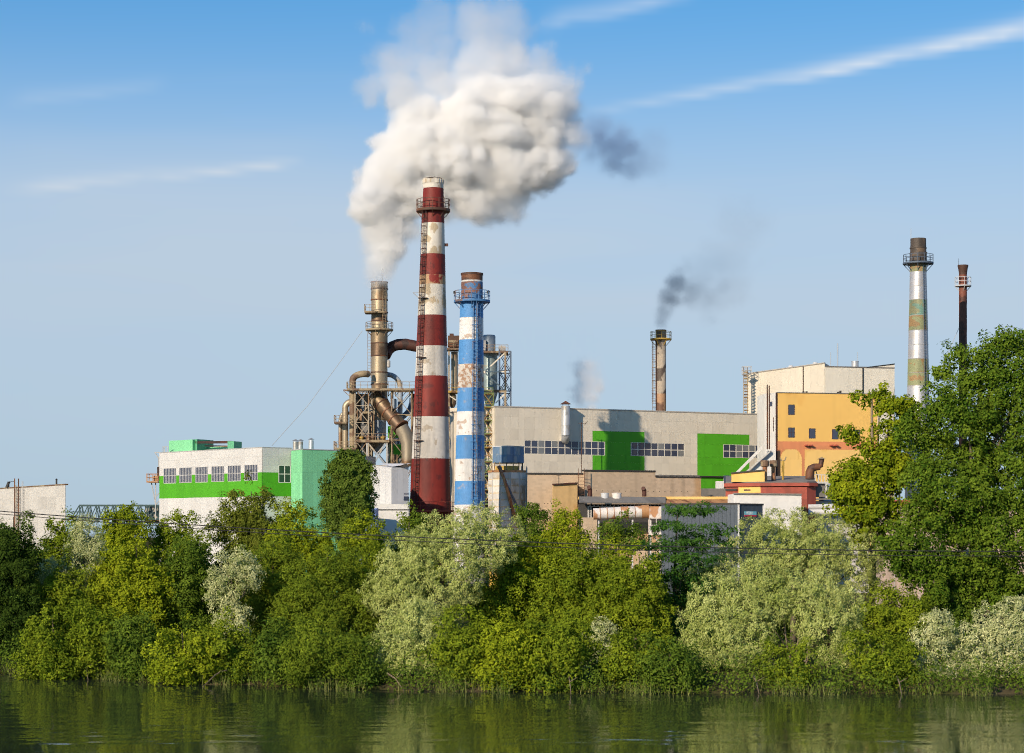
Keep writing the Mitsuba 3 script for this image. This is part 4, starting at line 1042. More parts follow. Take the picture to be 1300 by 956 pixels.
# ------------------------------------------------------------------ stacks on the right
D = 436.0
k = D / F
t = thing('peeling_stack', 'slim pale stack with black peeling patches and a yellow platform', 'chimney')
cx = WX(839, D)
for lo, hi, p in ((735, 500, 'peeled_low'), (500, 484, 'peeled_stack'), (484, 468, 'peeled_stack'), (468, 450, 'peeled_stack'), (450, 432, 'peeled_stack'), (430.5, 419.2, 'tan_steel')):
    M().lathe((cx, D), [(6.5 * k, WZ(lo, D)), (6.5 * k, WZ(hi, D))], p, 30).put(f'{t}__section')
M().lathe((cx, D), [(6.9 * k, WZ(421, D)), (6.9 * k, WZ(418.8, D)), (5.6 * k, WZ(418.8, D)), (5.5 * k, WZ(423, D)), (0.01, WZ(423, D))], 'rust', 28).put(f'{t}__rim')
ring_platform(M(), (cx, D), WZ(430, D), 6.4 * k, 13.6 * k, 1.45, 'yellow_steel', posts=12, deck=0.28, t=0.08).put(f'{t}__platform')
ladder(M(), [WX(830.5, D), D - 0.5, WZ(526, D)], [WX(830.5, D), D - 0.5, WZ(431, D)], 'tan_steel', width=0.8, step=0.55, r=0.05, cage=0.7, out=(-0.4, -1, 0)).put(f'{t}__ladder')
M().bar(W(833.2, 526, D - 0.6), W(833.2, 431, D - 0.6), 0.16, 0.16, 'rust_dark').put(f'{t}__cable_duct')

D = 402.0
k = D / F
t = thing('silver_chimney', 'tall silver clad chimney with green corroded bands and sooty top, on the right', 'chimney')
cx = WX(1165.7, D)
rad = lambda py: (10.4 + (py - 345) / 175 * 3.9) * k
for lo, hi, p, b in ((740, 560, 'silver', 'steel'), (560, 490, 'silver', 'steel'), (490, 474, 'verdigris', 'paint'), (474, 456, 'verdigris', 'paint'), (456, 438, 'silver', 'steel'), (438, 420, 'silver', 'steel'), (420, 401, 'verdigris', 'paint'), (401, 381, 'verdigris_teal', 'paint'),
                     (381, 364, 'silver', 'steel'), (364, 345.5, 'silver', 'steel')):
    M().lathe((cx, D), [(rad(lo), WZ(lo, D)), (rad(hi), WZ(hi, D))], p, 40).put(f'{t}__band', b)
m = M()
for py in (490, 474, 456, 438, 420, 401, 381, 364):
    m.lathe((cx, D), [(rad(py) * 1.0, WZ(py, D) - 0.06), (rad(py) * 1.03, WZ(py, D)), (rad(py) * 1.0, WZ(py, D) + 0.06)], 'grey', 36)
m.put(f'{t}__seam')
for lo, hi, ra, p in ((345.5, 333, 10.6, 'verdigris'), (333, 321, 10.8, 'soot'), (321, 315, 10.2, 'soot'), (315, 303.5, 9.9, 'soot')):
    M().lathe((cx, D), [(ra * k, WZ(lo, D)), (ra * k * 0.99, WZ(hi, D))], p, 36).put(f'{t}__head')
M().lathe((cx, D), [(10.7 * k, WZ(315.8, D)), (10.7 * k, WZ(314.5, D)), (9.8 * k, WZ(314.5, D))], 'soot', 36).lathe((cx, D), [(9.8 * k, WZ(303.6, D)), (9.8 * k, WZ(303, D)), (7.6 * k, WZ(303, D)), (7.5 * k, WZ(307, D)), (0.01, WZ(307, D))], 'soot', 36).put(f'{t}__rim')
ring_platform(M(), (cx, D), WZ(333.5, D), 10.4 * k, 19.3 * k, 1.5, 'duct_blue', posts=14, deck=0.3, t=0.09).put(f'{t}__platform')
M().tube([W(1176, 322, D - 1), W(1176, 320, D - 1)], 0.2, 'dark', 8).bar(W(1176, 328, D - 1), W(1176, 321, D - 1), 0.08, 0.08, 'dark').bar(W(1156.5, 303, D), W(1156.5, 290, D), 0.06, 0.06, 'grey').put(f'{t}__lamp')
m = M()
a, b = math.radians(300), None
e = np.array([math.cos(a), math.sin(a), 0])
ladder(m, np.array([cx, D, WZ(560, D)]) + e * (rad(560) + .25), np.array([cx, D, WZ(335, D)]) + e * (rad(335) + .25), 'duct_blue', side=(-e[1], e[0], 0), width=0.7, step=0.55, r=0.04)
m.put(f'{t}__ladder')
D = 425.0
k = D / F
t = thing('rust_stack', 'slender rust brown steel stack with flared top at far right', 'chimney')
cx = WX(1222.5, D)
for lo, hi in ((735, 500), (500, 450), (450, 419), (419, 385), (385, 349)):
    M().lathe((cx, D), [(5.0 * k, WZ(lo, D)), (4.9 * k, WZ(hi, D) - .06), (5.2 * k, WZ(hi, D) - .06), (5.2 * k, WZ(hi, D))], 'rust_stack', 24).put(f'{t}__section')
M().lathe((cx, D), [(4.9 * k, WZ(349, D)), (5.1 * k, WZ(346, D)), (6.6 * k, WZ(338, D)), (6.7 * k, WZ(336.6, D)), (5.2 * k, WZ(336.6, D)), (4.5 * k, WZ(341, D)), (0.01, WZ(341, D))], 'rust', 24).put(f'{t}__flare')
ring_platform(M(), (cx, D), WZ(362.5, D), 4.9 * k, 10.4 * k, 1.7, 'galvanised', posts=8, deck=0.2, t=0.09).put(f'{t}__platform')
M().bar(W(1216.5, 340, D), W(1216.5, 328, D), 0.07, 0.07, 'dark').put(f'{t}__lightning_rod')
M().tube([W(1218, 415, D), W(1200, 456, D), W(1180, 500, D)], 0.05, 'grey', 5).put('guy_wire', label='thin guy wire slanting down from the slender rust brown stack', cat='wire')

# ------------------------------------------------------------------ left: green and white works
t = thing('green_white_works', 'white works building with a green band and a row of six barred windows', 'building')
A, C, B = (WX(202.5, 368), 368.0), (WX(333, 345.3), 345.3), (WX(370.5, 348.5), 348.5)
zt = WZ(568.3, 345.3)
inn = 0.12
M().prism([(A[0] + .1, A[1] + .1), (C[0], C[1] + .14), (B[0], B[1] + .14), (B[0] + 12, B[1] + 34), (A[0] + 20, A[1] + 22)], 0.3, zt - 0.15, 'off_white').put(f'{t}__core')
zg1, zg0 = WZ(604.3, 367), WZ(632.8, 367)
wz0, wz1 = WZ(613.6, 366), WZ(594.6, 366)
for wl, wins, nu, nz in ((Wall(A, C), ((208.5, 224), (228.3, 243.9), (248.7, 264.3), (269.2, 285), (290, 306.2), (311, 327.5)), 8, 2), (Wall(C, B), ((353.5, 368.5),), 2, 2)):
    WU = [(wl.u(a), wl.u(b)) for a, b in wins]
    if nu == 2:
        wz0, wz1 = WZ(612.5, 347), WZ(591, 347)
    ext = [x for w in WU for x in w]
    us = cuts(0.03, wl.L - 0.03, 2.55, *ext)
    zs = sorted([1.0, zg0 - 3.2, zg0, wz0, zg1, wz1, (wz1 + zt) / 2, zt - 0.02])

    def pick(u, z):
        if any(a < u < b for a, b in WU) and wz0 < z < wz1:
            return None
        return 'green' if zg0 < z < zg1 else 'pure_white'
    gridded(wl, us, zs, pick, t, gap=0.005)
    for i, (a, b) in enumerate(WU):
        window(wl, a, b, wz0, wz1, nu, nz, t, 'pure_white', ('pane',) if nu == 8 else ('pane_green_reflection',), 0.07 if nu == 8 else 0.14, nu == 8, i, 0.13)
    m = M(); wl.box(m, -0.05, wl.L, zt, zt + 0.12, -0.4, 0.14, 'grey'); m.put(f'{t}__roof_edge')
t2 = thing('roof_parapet', 'pale green roof plant screen on top of the white works building', 'roof plant')
wl = Wall(A, C)
D2 = 365.0
a, b, c_ = WX(214.5, 371), WX(244.5, 366), WX(297, 362)
M().prism([(a, 371.0), (b, 366.0), (b + 3, 371), (a + 3, 376)], zt - 0.2, WZ(558.3, 367), 'mint').put(f'{t2}__screen')
M().prism([(b + 0.05, 367.0), (b + 0.8, 366.0), (b + 3, 371), (b + 2, 371.5)], zt - 0.2, WZ(557.8, 367), 'mint_dark').put(f'{t2}__screen')
M().prism([(b + 1, 370.0), (c_, 365.0), (c_ + .2, 365.3), (b + 1.2, 370.3)], zt - 0.2, WZ(566.8, 366), 'mint').put(f'{t2}__screen')
M().bar([b + 0.6, 366.5, WZ(561.5, 366)], [c_ - .4, 362.5, WZ(561.2, 362)], 0.5, 0.42, 'rust_dark').bar([b + 2, 367.5, WZ(565.5, 366)], [c_ - .4, 363, WZ(566.3, 362)], 0.25, 0.25, 'tan_steel').put(f'{t2}__pipe')
M().prism([(c_ - 1.2, 362.6), (c_, 362.0), (c_ + 1, 365), (c_, 365.4)], zt - 0.2, WZ(560, 362), 'mint_dark').put(f'{t2}__screen')
t2 = thing('outside_landing', 'rusty steel landing and brackets on the left end of the white works building', 'platform')
D2 = 369.0
deck(M(), WX(187, D2), WX(202, D2), D2 - 1, D2 + 2, WZ(611, D2), 'rust_light', 1.3, 0.25, 0.09).put(f'{t2}__deck')
m = M()
for a_, b_ in (((192, 612), (197.5, 640)), ((197.5, 612), (197.5, 660)), ((202, 626), (197.5, 631)), ((197.5, 641), (202, 636)), ((202, 583), (197, 575)), ((196, 574.5), (203, 574.5)), ((201.5, 580), (201.5, 610))):
    m.bar(W(*a_, D2), W(*b_, D2), 0.16, 0.16, 'grey')
m.put(f'{t2}__bracket')
M().box(WX(195, D2), WX(202, D2), D2 - .5, D2 + 1, WZ(610.5, D2), WZ(604, D2), 'rust_light').box(WX(200, D2), WX(203, D2), D2 - .5, D2 + 1, WZ(604, D2), WZ(593, D2), 'rust_dark').put(f'{t2}__machine')
m = M()
for x in (207, 209, 213):
    m.bar(W(x, 574, 369), W(x, 567, 369), 0.12, 0.12, 'grey')
m.bar(W(206, 567.3, 369), W(214, 567, 369), 0.1, 0.1, 'grey'); m.put('roof_guard', label='small grey rail on the left roof corner of the white works building', cat='railing')

t = thing('mint_building', 'plain mint green block with three metal flues, joined to the white works building', 'building')
A, C, B = (WX(370, 344.5), 344.5), (WX(383.8, 340), 340.0), (WX(434, 345), 345.0)
zt = WZ(570.8, 340)
M().prism([(A[0], A[1] + .1), (C[0], C[1] + .1), (B[0], B[1] + .1), (B[0] + 3, B[1] + 15), (A[0] + 2, A[1] + 15)], 0.3, zt - .1, 'mint').put(f'{t}__core')
for wl in (Wall(A, C), Wall(C, B)):
    gridded(wl, cuts(0, wl.L, 1.0), [1, WZ(600, 342), zt], lambda u, z: 'mint', t, 'sheet', 0.006, 0.0, 0.05)
    m = M(); wl.box(m, -.05, wl.L, zt, zt + .14, -.3, .14, 'grey'); m.put(f'{t}__roof_edge')
for i, (px, h) in enumerate(((375, 560.5), (381.5, 560.5), (395, 559))):
    q = W(px, 570, 346)
    f_ = thing('metal_flue', ('left flue of the pair', 'right flue of the pair', 'flue standing alone')[i] + ' on the mint green block, short and shiny with a cap', 'flue')
    M().lathe(q, [(0.42, zt), (0.42, WZ(h, 346))], 'galvanised', 14).put(f'{f_}__pipe', 'steel')
    M().lathe(q, [(0.6, WZ(h, 346) + .12), (0.05, WZ(h, 346) + .4)], 'grey', 14).lathe(q, [(0.6, WZ(h, 346) + .12), (0.01, WZ(h, 346) + .13)], 'grey', 14).put(f'{f_}__cap', 'steel')

t = thing('grey_shed', 'pale grey metal shed with a dark gable between the poplar and the red chimney', 'building')
D = 346.0
A, C, B = (WX(474.5, D + 1), D + 1), (WX(497, D), D + 0.0), (WX(518.6, D + 2), D + 2.0)
M().prism([A, C, B, (B[0] - 2, B[1] + 10), (A[0] - 2, A[1] + 10)], 0.3, [WZ(590.5, D), WZ(593.5, D), WZ(593, D), WZ(593, D), WZ(590.5, D)], 'pale_grey').put(f'{t}__core')
for wl, s in ((Wall(A, C), 1), (Wall(C, B), 1)):
    gridded(wl, cuts(0, wl.L, 1.0), [2, WZ(594.2, D)], lambda u, z: 'pale_grey', t, 'sheet', 0.008, 0.0, 0.05)
M().add([W(502, 593.5, D + 1), W(520, 593.5, D + 1), W(516, 588.5, D + 1)], [[0, 1, 2]], 'dark').add([W(498, 592.5, D), W(516, 588.2, D + 1), W(522, 588.5, D + 4), W(480, 588.5, D + 4)], [[0, 1, 2], [0, 2, 3]], 'pale_grey').put(f'{t}__gable')
m = M()
wl = Wall(C, B)
wl.box(m, wl.u(512.5), wl.u(519), WZ(627.5, D), WZ(626, D), .05, .1, 'pane'); wl.box(m, wl.u(512.5), wl.u(519), WZ(635.5, D), WZ(630, D), .05, .1, 'pane'); m.put(f'{t}__window', 'glass')
t = thing('low_lean_to', 'low white lean-to with a dark roof joint at the foot of the grey shed', 'building')
M().box(WX(464, D - 4), WX(518.6, D - 4), D - 4, D - .6, 0.3, WZ(640, D - 4), 'white').put(f'{t}__wall')
M().box(WX(464, D - 4), WX(520, D - 4), D - 4.2, D - 4.02, WZ(647.5, D - 4), WZ(646.5, D - 4), 'dark').put(f'{t}__joint')
M().prism([(WX(450, 335), 335.0), (WX(478, 335), 334.0), (WX(480, 337), 338.0), (WX(452, 337), 339.0)], 0.3, [WZ(650, 335), WZ(647, 335), WZ(645, 337), WZ(646, 337)], 'blue_cladding').put('blue_kiosk', label='low blue clad kiosk behind the bushes right of the poplar', cat='building')

# far left hall and the conveyor bridge
t = thing('far_hall', 'pale windowless hall at the far left edge with a caged ladder', 'building')
A, B = (WX(-70, 468), 468.0), (WX(83.2, 400), 400.0)
wl = Wall(A, B)
zt = WZ(615.8, 400)
M().prism([(A[0], A[1] + .12), (B[0], B[1] + .12), (B[0] - 9, B[1] + 25), (A[0] - 9, A[1] + 25)], 0.3, zt - .1, 'off_white').put(f'{t}__core')
gridded(wl, cuts(0, wl.L, 5.4), [1, zt - 7.2, zt - 4.6, zt - 2.2, zt - .02], lambda u, z: 'off_white', t, gap=0.005)
m = M(); wl.box(m, 0, wl.L + .1, zt, zt + .25, -.5, .2, 'tan_steel'); m.put(f'{t}__roof_edge')
t2 = thing('cage_ladder', 'rusty caged ladder with tall posts on the far left hall', 'ladder')
u = wl.u(26); q = wl.at(u, 0.6, 0)
m = M()
for px, top in ((21.5, 607.5), (26.5, 607.5)):
    uu = wl.u(px); w_ = wl.at(uu, .5, 0)
    m.bar(w_ + UP * 1, w_ + UP * WZ(top, w_[1]), 0.18, 0.18, 'rust')
ladder(m, wl.at(wl.u(24), .4, 2), wl.at(wl.u(24), .4, WZ(617, 432)), 'tan_steel', side=(*wl.t, 0), width=1.5, step=.6, r=.06)
m.put(f'{t2}__rails')
m = M()
ladder(m, wl.at(wl.u(31), .4, 2), wl.at(wl.u(31), .4, WZ(612, 428)), 'grey', side=(*wl.t, 0), width=.6, step=.6); m.put(f'{t2}__ladder')
q = wl.at(wl.u(11), .3, 0)
M().bar([q[0], q[1], WZ(612, q[1])], wl.at(wl.u(20), .3, WZ(611.8, q[1])), .12, .12, 'dark').tube([[q[0], q[1], WZ(619.5, q[1])], [q[0] + .2, q[1], WZ(614, q[1])], [q[0] + .6, q[1], WZ(611.5, q[1])]], [.45, .3, .15], 'dark', 8).put('wall_lamp', label='dark hooked lamp beside the ladder of the far left hall', cat='lamp')
q = wl.at(wl.u(68), -.6, 0)
M().tube([[q[0], q[1], zt], [q[0], q[1], WZ(609, q[1])]], .17, 'dark', 8).lathe(q, [(.3, WZ(609, q[1])), (.05, WZ(607.5, q[1]))], 'dark', 10).put('roof_pipe', label='thin dark pipe on the roof of the far left hall', cat='pipe')

t = thing('conveyor_bridge', 'dark green steel truss conveyor bridge between the two left buildings', 'bridge')
D = 398.0
y0, y1 = D - 1.3, D + 1.3
xs = [WX(p, D) for p in np.linspace(98, 205, 11)]
for s, yy in (('f', y0), ('b', y1)):
    m = M()
    zl, zh = WZ(659, D), WZ(641.8, D)
    m.bar([WX(80, D), yy, zl], [WX(206, D), yy, zl], .25, .3, 'truss').bar([xs[0] + .7, yy, zh], [xs[-1], yy, zh], .25, .3, 'truss')
    m.bar([WX(80, D), yy, WZ(650, D)], [xs[1], yy, WZ(650, D)], .16, .16, 'truss').bar([WX(92, D), yy, zl], [xs[0] + .7, yy, zh], .2, .2, 'truss')
    for i in range(len(xs) - 1):
        mid = (xs[i] + xs[i + 1]) / 2
        m.bar([xs[i] + .7, yy, zh], [mid + .35, yy, zl], .16, .16, 'truss').bar([mid + .35, yy, zl], [xs[i + 1] + .7 if i < len(xs) - 2 else xs[i + 1], yy, zh], .16, .16, 'truss')
        m.bar([xs[i] + .7, yy, zl], [xs[i] + .7, yy, zh], .12, .12, 'truss')
    m.put(f'{t}__truss')
M().box(WX(80, D), WX(206, D), y0, y1, WZ(660.5, D), WZ(659.3, D), 'rust_light').put(f'{t}__deck')
M().box(WX(182, D), WX(204, D), y1 + .5, y1 + 5, WZ(664, D), WZ(641, D), 'beige_dark').put('transfer_house', label='small beige house at the right end of the truss bridge', cat='building')

# pale house and sign behind the trees on the right
D = 250.0
t = thing('pink_house', 'pale pink house mostly hidden behind the big tree on the right', 'building')
M().box(WX(1120, D), WX(1330, D), D, D + 8, 0.3, WZ(640, D), 'pink_wall').put(f'{t}__wall')
M().box(WX(1118, D), WX(1332, D), D - .5, D + 8.5, WZ(640, D), WZ(635, D), 'brick_red').put(f'{t}__roof')
D = 232.0
M().box(WX(1134, D), WX(1150, D), D, D + .2, WZ(619, D), WZ(604, D), 'sign_board_red').put('red_board', label='red board showing through the leaves beside the big tree', cat='sign')
M().bar([WX(1142, D), D + .1, .3], [WX(1142, D), D + .1, WZ(604, D)], .2, .2, 'dark').put('board_post', label='dark post carrying the red board', cat='post')
t = thing('yard_fence', 'pale concrete panel fence glimpsed low under the big tree', 'fence')
D = 205.0
for x in range(1120, 1240, 16):
    M().box(WX(x, D), WX(x + 15.4, D), D, D + .12, .3, WZ(728, D) + .3, 'pink_wall').put(f'{t}__panel')
    M().box(WX(x + 15.4, D), WX(x + 16, D), D - .06, D + .2, .3, WZ(727, D) + .35, 'grey').put(f'{t}__post')
# ------------------------------------------------------------------ trees and bushes
SUNH = np.array([SUN[0], SUN[1], 0.0])
KINDS = {
    # leaf length, width, leaves per tuft, tuft radius, lift (pull of the leaves upward), colours (dark leaf, light leaf), share of tufts lost to gaps
    'bush': (0.26, 0.15, 54, 0.50, 0.20, ((0.088, 0.14, 0.011), (0.286, 0.35, 0.025)), 0.42),
    'lime': (0.26, 0.16, 54, 0.50, 0.25, ((0.13, 0.185, 0.011), (0.359, 0.41, 0.023)), 0.42),
    'dark': (0.26, 0.15, 54, 0.50, 0.10, ((0.047, 0.095, 0.013), (0.168, 0.24, 0.027)), 0.43),
    'silver': (0.25, 0.080, 46, 0.30, 0.85, ((0.239, 0.3, 0.06), (0.645, 0.68, 0.264)), 0.22),
    'white': (0.28, 0.085, 40, 0.32, 0.60, ((0.170, 0.230, 0.055), (0.780, 0.770, 0.430)), 0.30),
    'deep': (0.26, 0.13, 54, 0.50, -0.15, ((0.018, 0.040, 0.008), (0.062, 0.105, 0.016)), 0.42),  # shade painted into the leaves by lowering both colours
    'frond': (0.42, 0.12, 34, 0.52, -0.05, ((0.024, 0.080, 0.015), (0.090, 0.190, 0.030)), 0.36),
    'feather': (0.32, 0.10, 56, 0.54, 0.30, ((0.077, 0.13, 0.013), (0.237, 0.3, 0.027)), 0.42),
    'oak': (0.29, 0.19, 54, 0.58, 0.10, ((0.043, 0.098, 0.01), (0.202, 0.285, 0.029)), 0.45),
    'maple': (0.32, 0.24, 36, 0.48, 0.05, ((0.085, 0.150, 0.010), (0.350, 0.390, 0.020)), 0.47),
    'poplar': (0.26, 0.16, 46, 0.40, 0.60, ((0.055, 0.105, 0.015), (0.185, 0.255, 0.044)), 0.43),
    'brown': (0.26, 0.15, 54, 0.46, 0.2, ((0.085, 0.115, 0.014), (0.230, 0.260, 0.040)), 0.42),
}


def unit(v):
    return v / np.maximum(np.linalg.norm(v, axis=-1, keepdims=True), 1e-9)


def leaves(P, N, kind, rng, tint):
    """A rhomb of two folded triangles per leaf: positions P, facing N."""
    ln, wd, _, _, lift, (c0, c1), _ = KINDS[kind]
    ln, wd = ln * 0.88, wd * 0.88
    n = len(P)
    face = unit(N + rng.normal(size=(n, 3)) * 0.42)
    axis = rng.normal(size=(n, 3)) * 0.8 + UP * (lift * 1.5 - 0.15) + N * 0.2
    axis = unit(axis - face * (axis * face).sum(1, keepdims=True))
    side = np.cross(axis, face)
    s = rng.uniform(0.65, 1.3, (n, 1))
    L, Wd = ln * s, wd * s
    bend = rng.uniform(0.05, 0.30, (n, 1)) * Wd
    v = np.stack([P, P + axis * L * 0.45 + side * Wd * 0.5 + face * bend, P + axis * L, P + axis * L * 0.45 - side * Wd * 0.5 + face * bend], 1)
    t = np.clip(rng.beta(1.6, 1.6, n) * 0.7 + 0.08 + tint, 0, 1)[:, None]
    col = np.array(c0) * (1 - t) + np.array(c1) * t
    col = col * rng.uniform(0.85, 1.15, (n, 1))
    f = np.arange(n)[:, None, None] * 4 + np.array([[0, 1, 2], [0, 2, 3]])
    return v.reshape(-1, 3), f.reshape(-1, 3), np.repeat(col, 4, 0)


TREES = 0


def tree(name, label, cat, kind, lobes, base, count, seed, trunk=0.18, group=None, parts=None, limb_n=8, bark='bark', inner=0.14):
    """lobes: (centre (x, y, z), radius (x, y, z)). Leaves sit on rounded tufts set in and out of each lobe's shell, with gaps between the tufts."""
    global TREES
    rng = np.random.default_rng(seed)
    C = np.array([l[0] for l in lobes], float); R = np.array([np.broadcast_to(l[1], 3) for l in lobes], float)
    ln, wd, per, spray, lift, _, lost = KINDS[kind]
    area = (R[:, 0] * R[:, 2] + R[:, 1] * R[:, 2]); share = area / area.sum()
    ns = max(14, int(count / per))
    m3 = ns * 3
    which = rng.choice(len(lobes), m3, p=share)
    dirs = unit(rng.normal(size=(m3, 3)))
    dirs[:, 1] = np.where((dirs[:, 1] > 0.25) & (rng.random(m3) < 0.6), -dirs[:, 1], dirs[:, 1])     # fewer on the far side
    ball = 0.9 if kind in ('silver', 'white') else 0.3                          # how far a billow shades as one rounded mass
    rad = 1.10 - (0.24 if ball > 0.5 else 0.62) * rng.random(m3) ** 1.6
    deep = rng.random(m3) < inner
    rad = np.where(deep, rng.uniform(0.25, 0.7, m3), rad)
    S = C[which] + dirs * R[which] * rad[:, None]
    keep = np.ones(m3, bool)
    for c, r in zip(C, R):
        q = np.linalg.norm((S - c) / r, axis=1)
        keep &= ~((q < (0.86 if ball > 0.5 else 0.55)) & ~deep)
    gap = meshkit.fbm(S * np.array([0.85, 0.85, 1.1]) + seed, 2, seed % 50)
    keep &= (gap > lost + 0.06 * rng.random(m3)) | (deep & (gap > lost - 0.12))
    keep &= S[:, 2] > ground_z(S[:, 0], S[:, 1]) - 0.05
    S, D_ = S[keep][:ns], dirs[keep][:ns]
    n = len(S)
    rt = spray * rng.uniform(0.65, 1.35, (n, 1, 1))
    ld = unit(rng.normal(size=(n, per, 3)) + D_[:, None] * 0.9 + UP * (0.25 + 0.3 * lift) + np.array([0, -0.2, 0]))
    off = ld * rt * rng.uniform(0.55, 1.1, (n, per, 1))
    tw = unit(D_ + UP * lift + rng.normal(size=(n, 3)) * 0.5)[:, None]
    along = (off * tw).sum(2, keepdims=True)
    off = off + tw * along * (0.5 + 0.5 * lift)                                  # tufts drawn out along their twig
    if kind == 'frond':
        off[..., 2] *= 0.35
    P = S[:, None] + off
    N = unit(ld * (1.1 - 0.5 * ball) + D_[:, None] * ball + UP * 0.25)
    tone = rng.normal(size=n) * 0.13 + (meshkit.noise(S * 0.35, seed % 40 + 3) - 0.5) * 0.5
    v, f, c = leaves(P.reshape(-1, 3), N.reshape(-1, 3), kind, rng, np.repeat(tone, per))
    key = thing(name, label, cat, group)
    scene[f'{key}__crown'] = mikit.ply((v, f), 'leaf', smooth=False, color=c)
    TREES += len(f)
    b = np.array(base, float)
    zt = C[:, 2].max()
    top = np.array([np.average(C[:, 0], weights=area), np.average(C[:, 1], weights=area), zt])
    h = zt - b[2]
    pts = [b + (top - b) * t + np.array([math.sin(t * 5 + seed) * 0.12, math.cos(t * 4 + seed) * 0.1, 0]) * h * 0.06 for t in np.linspace(0, 0.95, 8)]
    m = M().tube(pts, np.linspace(trunk, trunk * 0.25, 8), bark, 9)
    order = np.argsort(-area)[:limb_n * 2][::2] if len(lobes) > limb_n * 2 else np.argsort(-area)[:limb_n]
    for i in order:
        e = C[i]
        t0 = np.clip((e[2] - b[2]) / h * 0.75 - 0.12, 0.05, 0.85)
        s = b + (top - b) * t0
        mid = (s + e) / 2 + np.array([0, 0, -0.12 * np.linalg.norm(e - s)]) + rng.normal(size=3) * 0.1
        m.tube([s, mid, e, e + (e - mid) * 0.35], [trunk * 0.45, trunk * 0.32, trunk * 0.18, 0.015], bark, 6)
    m.put(f'{key}__trunk')
    return key


def fill(cx, cy, cz, rx, ry, rz, n, seed, r=(0.9, 1.6), squash=0.85, shell=0.72, taper=0.0):
    """Lobes spread through an ellipsoid envelope, most of them near its surface."""
    rng = np.random.default_rng(seed + 1000)
    out = []
    for _ in range(n):
        d = unit(rng.normal(size=3)); k = shell * rng.uniform(0.55, 1.12)
        if d[1] > 0.3:
            d[1] *= -1
        q = np.array([d[0] * rx, d[1] * ry, d[2] * rz]) * k
        if taper:
            q[:2] *= 1 - taper * np.clip(q[2] / rz, -0.3, 1)
        rr = rng.uniform(*r)
        out.append(((cx + q[0], cy + q[1], cz + q[2]), (rr, rr, rr * squash)))
    return out


def bushy(name, label, cat, kind, px, top, half, d, seed, dens=1.0, bottom=None, group=None, r=None, taper=0.15, n=None, depth=None, trunk=0.16):
    """A tree or bush whose outline reaches from the ground (or bottom, a row) to the row top, half its width in pixels."""
    s = d / F
    x = WX(px, d); g = float(ground_z(x, d))
    z1 = WZ(top, d); z0 = g - 0.2 if bottom is None else WZ(bottom, d)
    rx, rz = half * s, (z1 - z0) / 2
    ry = depth or min(rx, 3.2)
    rr = r or (min(0.34 * rx + 0.25, 1.0), min(0.5 * rx + 0.4, 1.5))
    nn = n or int(np.clip(1.5 * rx * rz * 4 / (rr[1] ** 2), 10, 70))
    L = fill(x, d, (z0 + z1) / 2, rx, ry, rz, nn, seed, rr, 0.9, 0.78, taper)
    rs = np.random.default_rng(seed + 5000)
    for _ in range(int(rx * 3.2)):                                              # young shoots above the crown
        u_ = rs.uniform(-0.85, 0.85)
        L.append(((x + u_ * rx * 0.8, d - rs.uniform(0, 0.6) * ry, z1 - 0.2 - (z1 - z0) * 0.28 * u_ * u_ + rs.uniform(-0.3, 0.45)), (0.16, 0.16, rs.uniform(0.35, 0.75))))
    cnt = int(455 * (rx * rz * 4) * dens)
    return tree(name, label, cat, kind, L, (x, d + 0.3, g - 0.1), cnt, seed, trunk, group)


def clumps(name, label, cat, kind, d, spots, seed, dens=1.0, trunk=0.2, group=None, bark='bark', inner=0.2, up=1.25, limb_n=8):
    """A crown given by its visible billows: (px, py, radius px, depth offset m)."""
    s = d / F
    L, area = [], 0
    for q in spots:
        px, py, rp = q[:3]
        dd = d + (q[3] if len(q) > 3 else 0)
        r = rp * s
        L.append((W(px, py, dd), (r, min(r, 2.2), r * up)))
        area += 3.6 * r * r * up
    x = np.mean([l[0][0] for l in L])
    g = float(ground_z(x, d))
    return tree(name, label, cat, kind, L, (x, d + 0.6, g - 0.1), int(295 * area * dens), seed, trunk, group, bark=bark, inner=inner, limb_n=limb_n)


# back row, crowns against the factory
bushy('bush_tree', 'dark green tree in front of the far left hall', 'tree', 'dark', 22, 650, 38, 186, 1)
bushy('bush_tree', 'green tree with a twiggy top at the right foot of the far left hall', 'tree', 'bush', 78, 652, 34, 188, 2)
bushy('bush_tree', 'light green tree below the truss bridge with one tall shoot', 'tree', 'lime', 158, 645, 40, 184, 3, n=26)
bushy('bush_tree', 'olive green tree under the left windows of the white works building', 'tree', 'bush', 228, 650, 42, 187, 4)
bushy('bush_tree', 'broad brownish green round tree in front of the white works building corner', 'tree', 'brown', 318, 612, 56, 192, 5, 1.0, r=(0.9, 1.5))
bushy('bush_tree', 'yellow green tree before the mint green block', 'tree', 'lime', 375, 640, 46, 184, 6)
clumps('poplar_tree', 'upright dark green poplar standing before the mint green block', 'tree', 'poplar', 205, [(441, 597, 13), (452, 602, 13), (431, 606, 12), (443, 606, 20), (425, 615, 14), (460, 610, 14), (436, 625, 19), (455, 630, 18), (424, 640, 14), (443, 650, 22), (462, 648, 13), (430, 662, 16), (450, 672, 20), (445, 587, 7)], 7, 1.5, 0.25, up=1.5)
bushy('bush_tree', 'yellow green tree just right of the poplar below the grey shed', 'tree', 'lime', 466, 660, 36, 182, 8)
bushy('bush_tree', 'olive green tree below the foot of the red chimney', 'tree', 'bush', 520, 652, 34, 186, 9)
bushy('bush_tree', 'dark small tree right at the foot of the red chimney', 'tree', 'dark', 533, 648, 12, 190, 10, bottom=700)
bushy('bush_tree', 'bright green tree left of the rusty duct', 'tree', 'lime', 712, 655, 36, 184, 11, n=30)
bushy('bush_tree', 'dark leaved young tree in front of the ochre annex', 'tree', 'dark', 676, 646, 26, 190, 12, bottom=715)
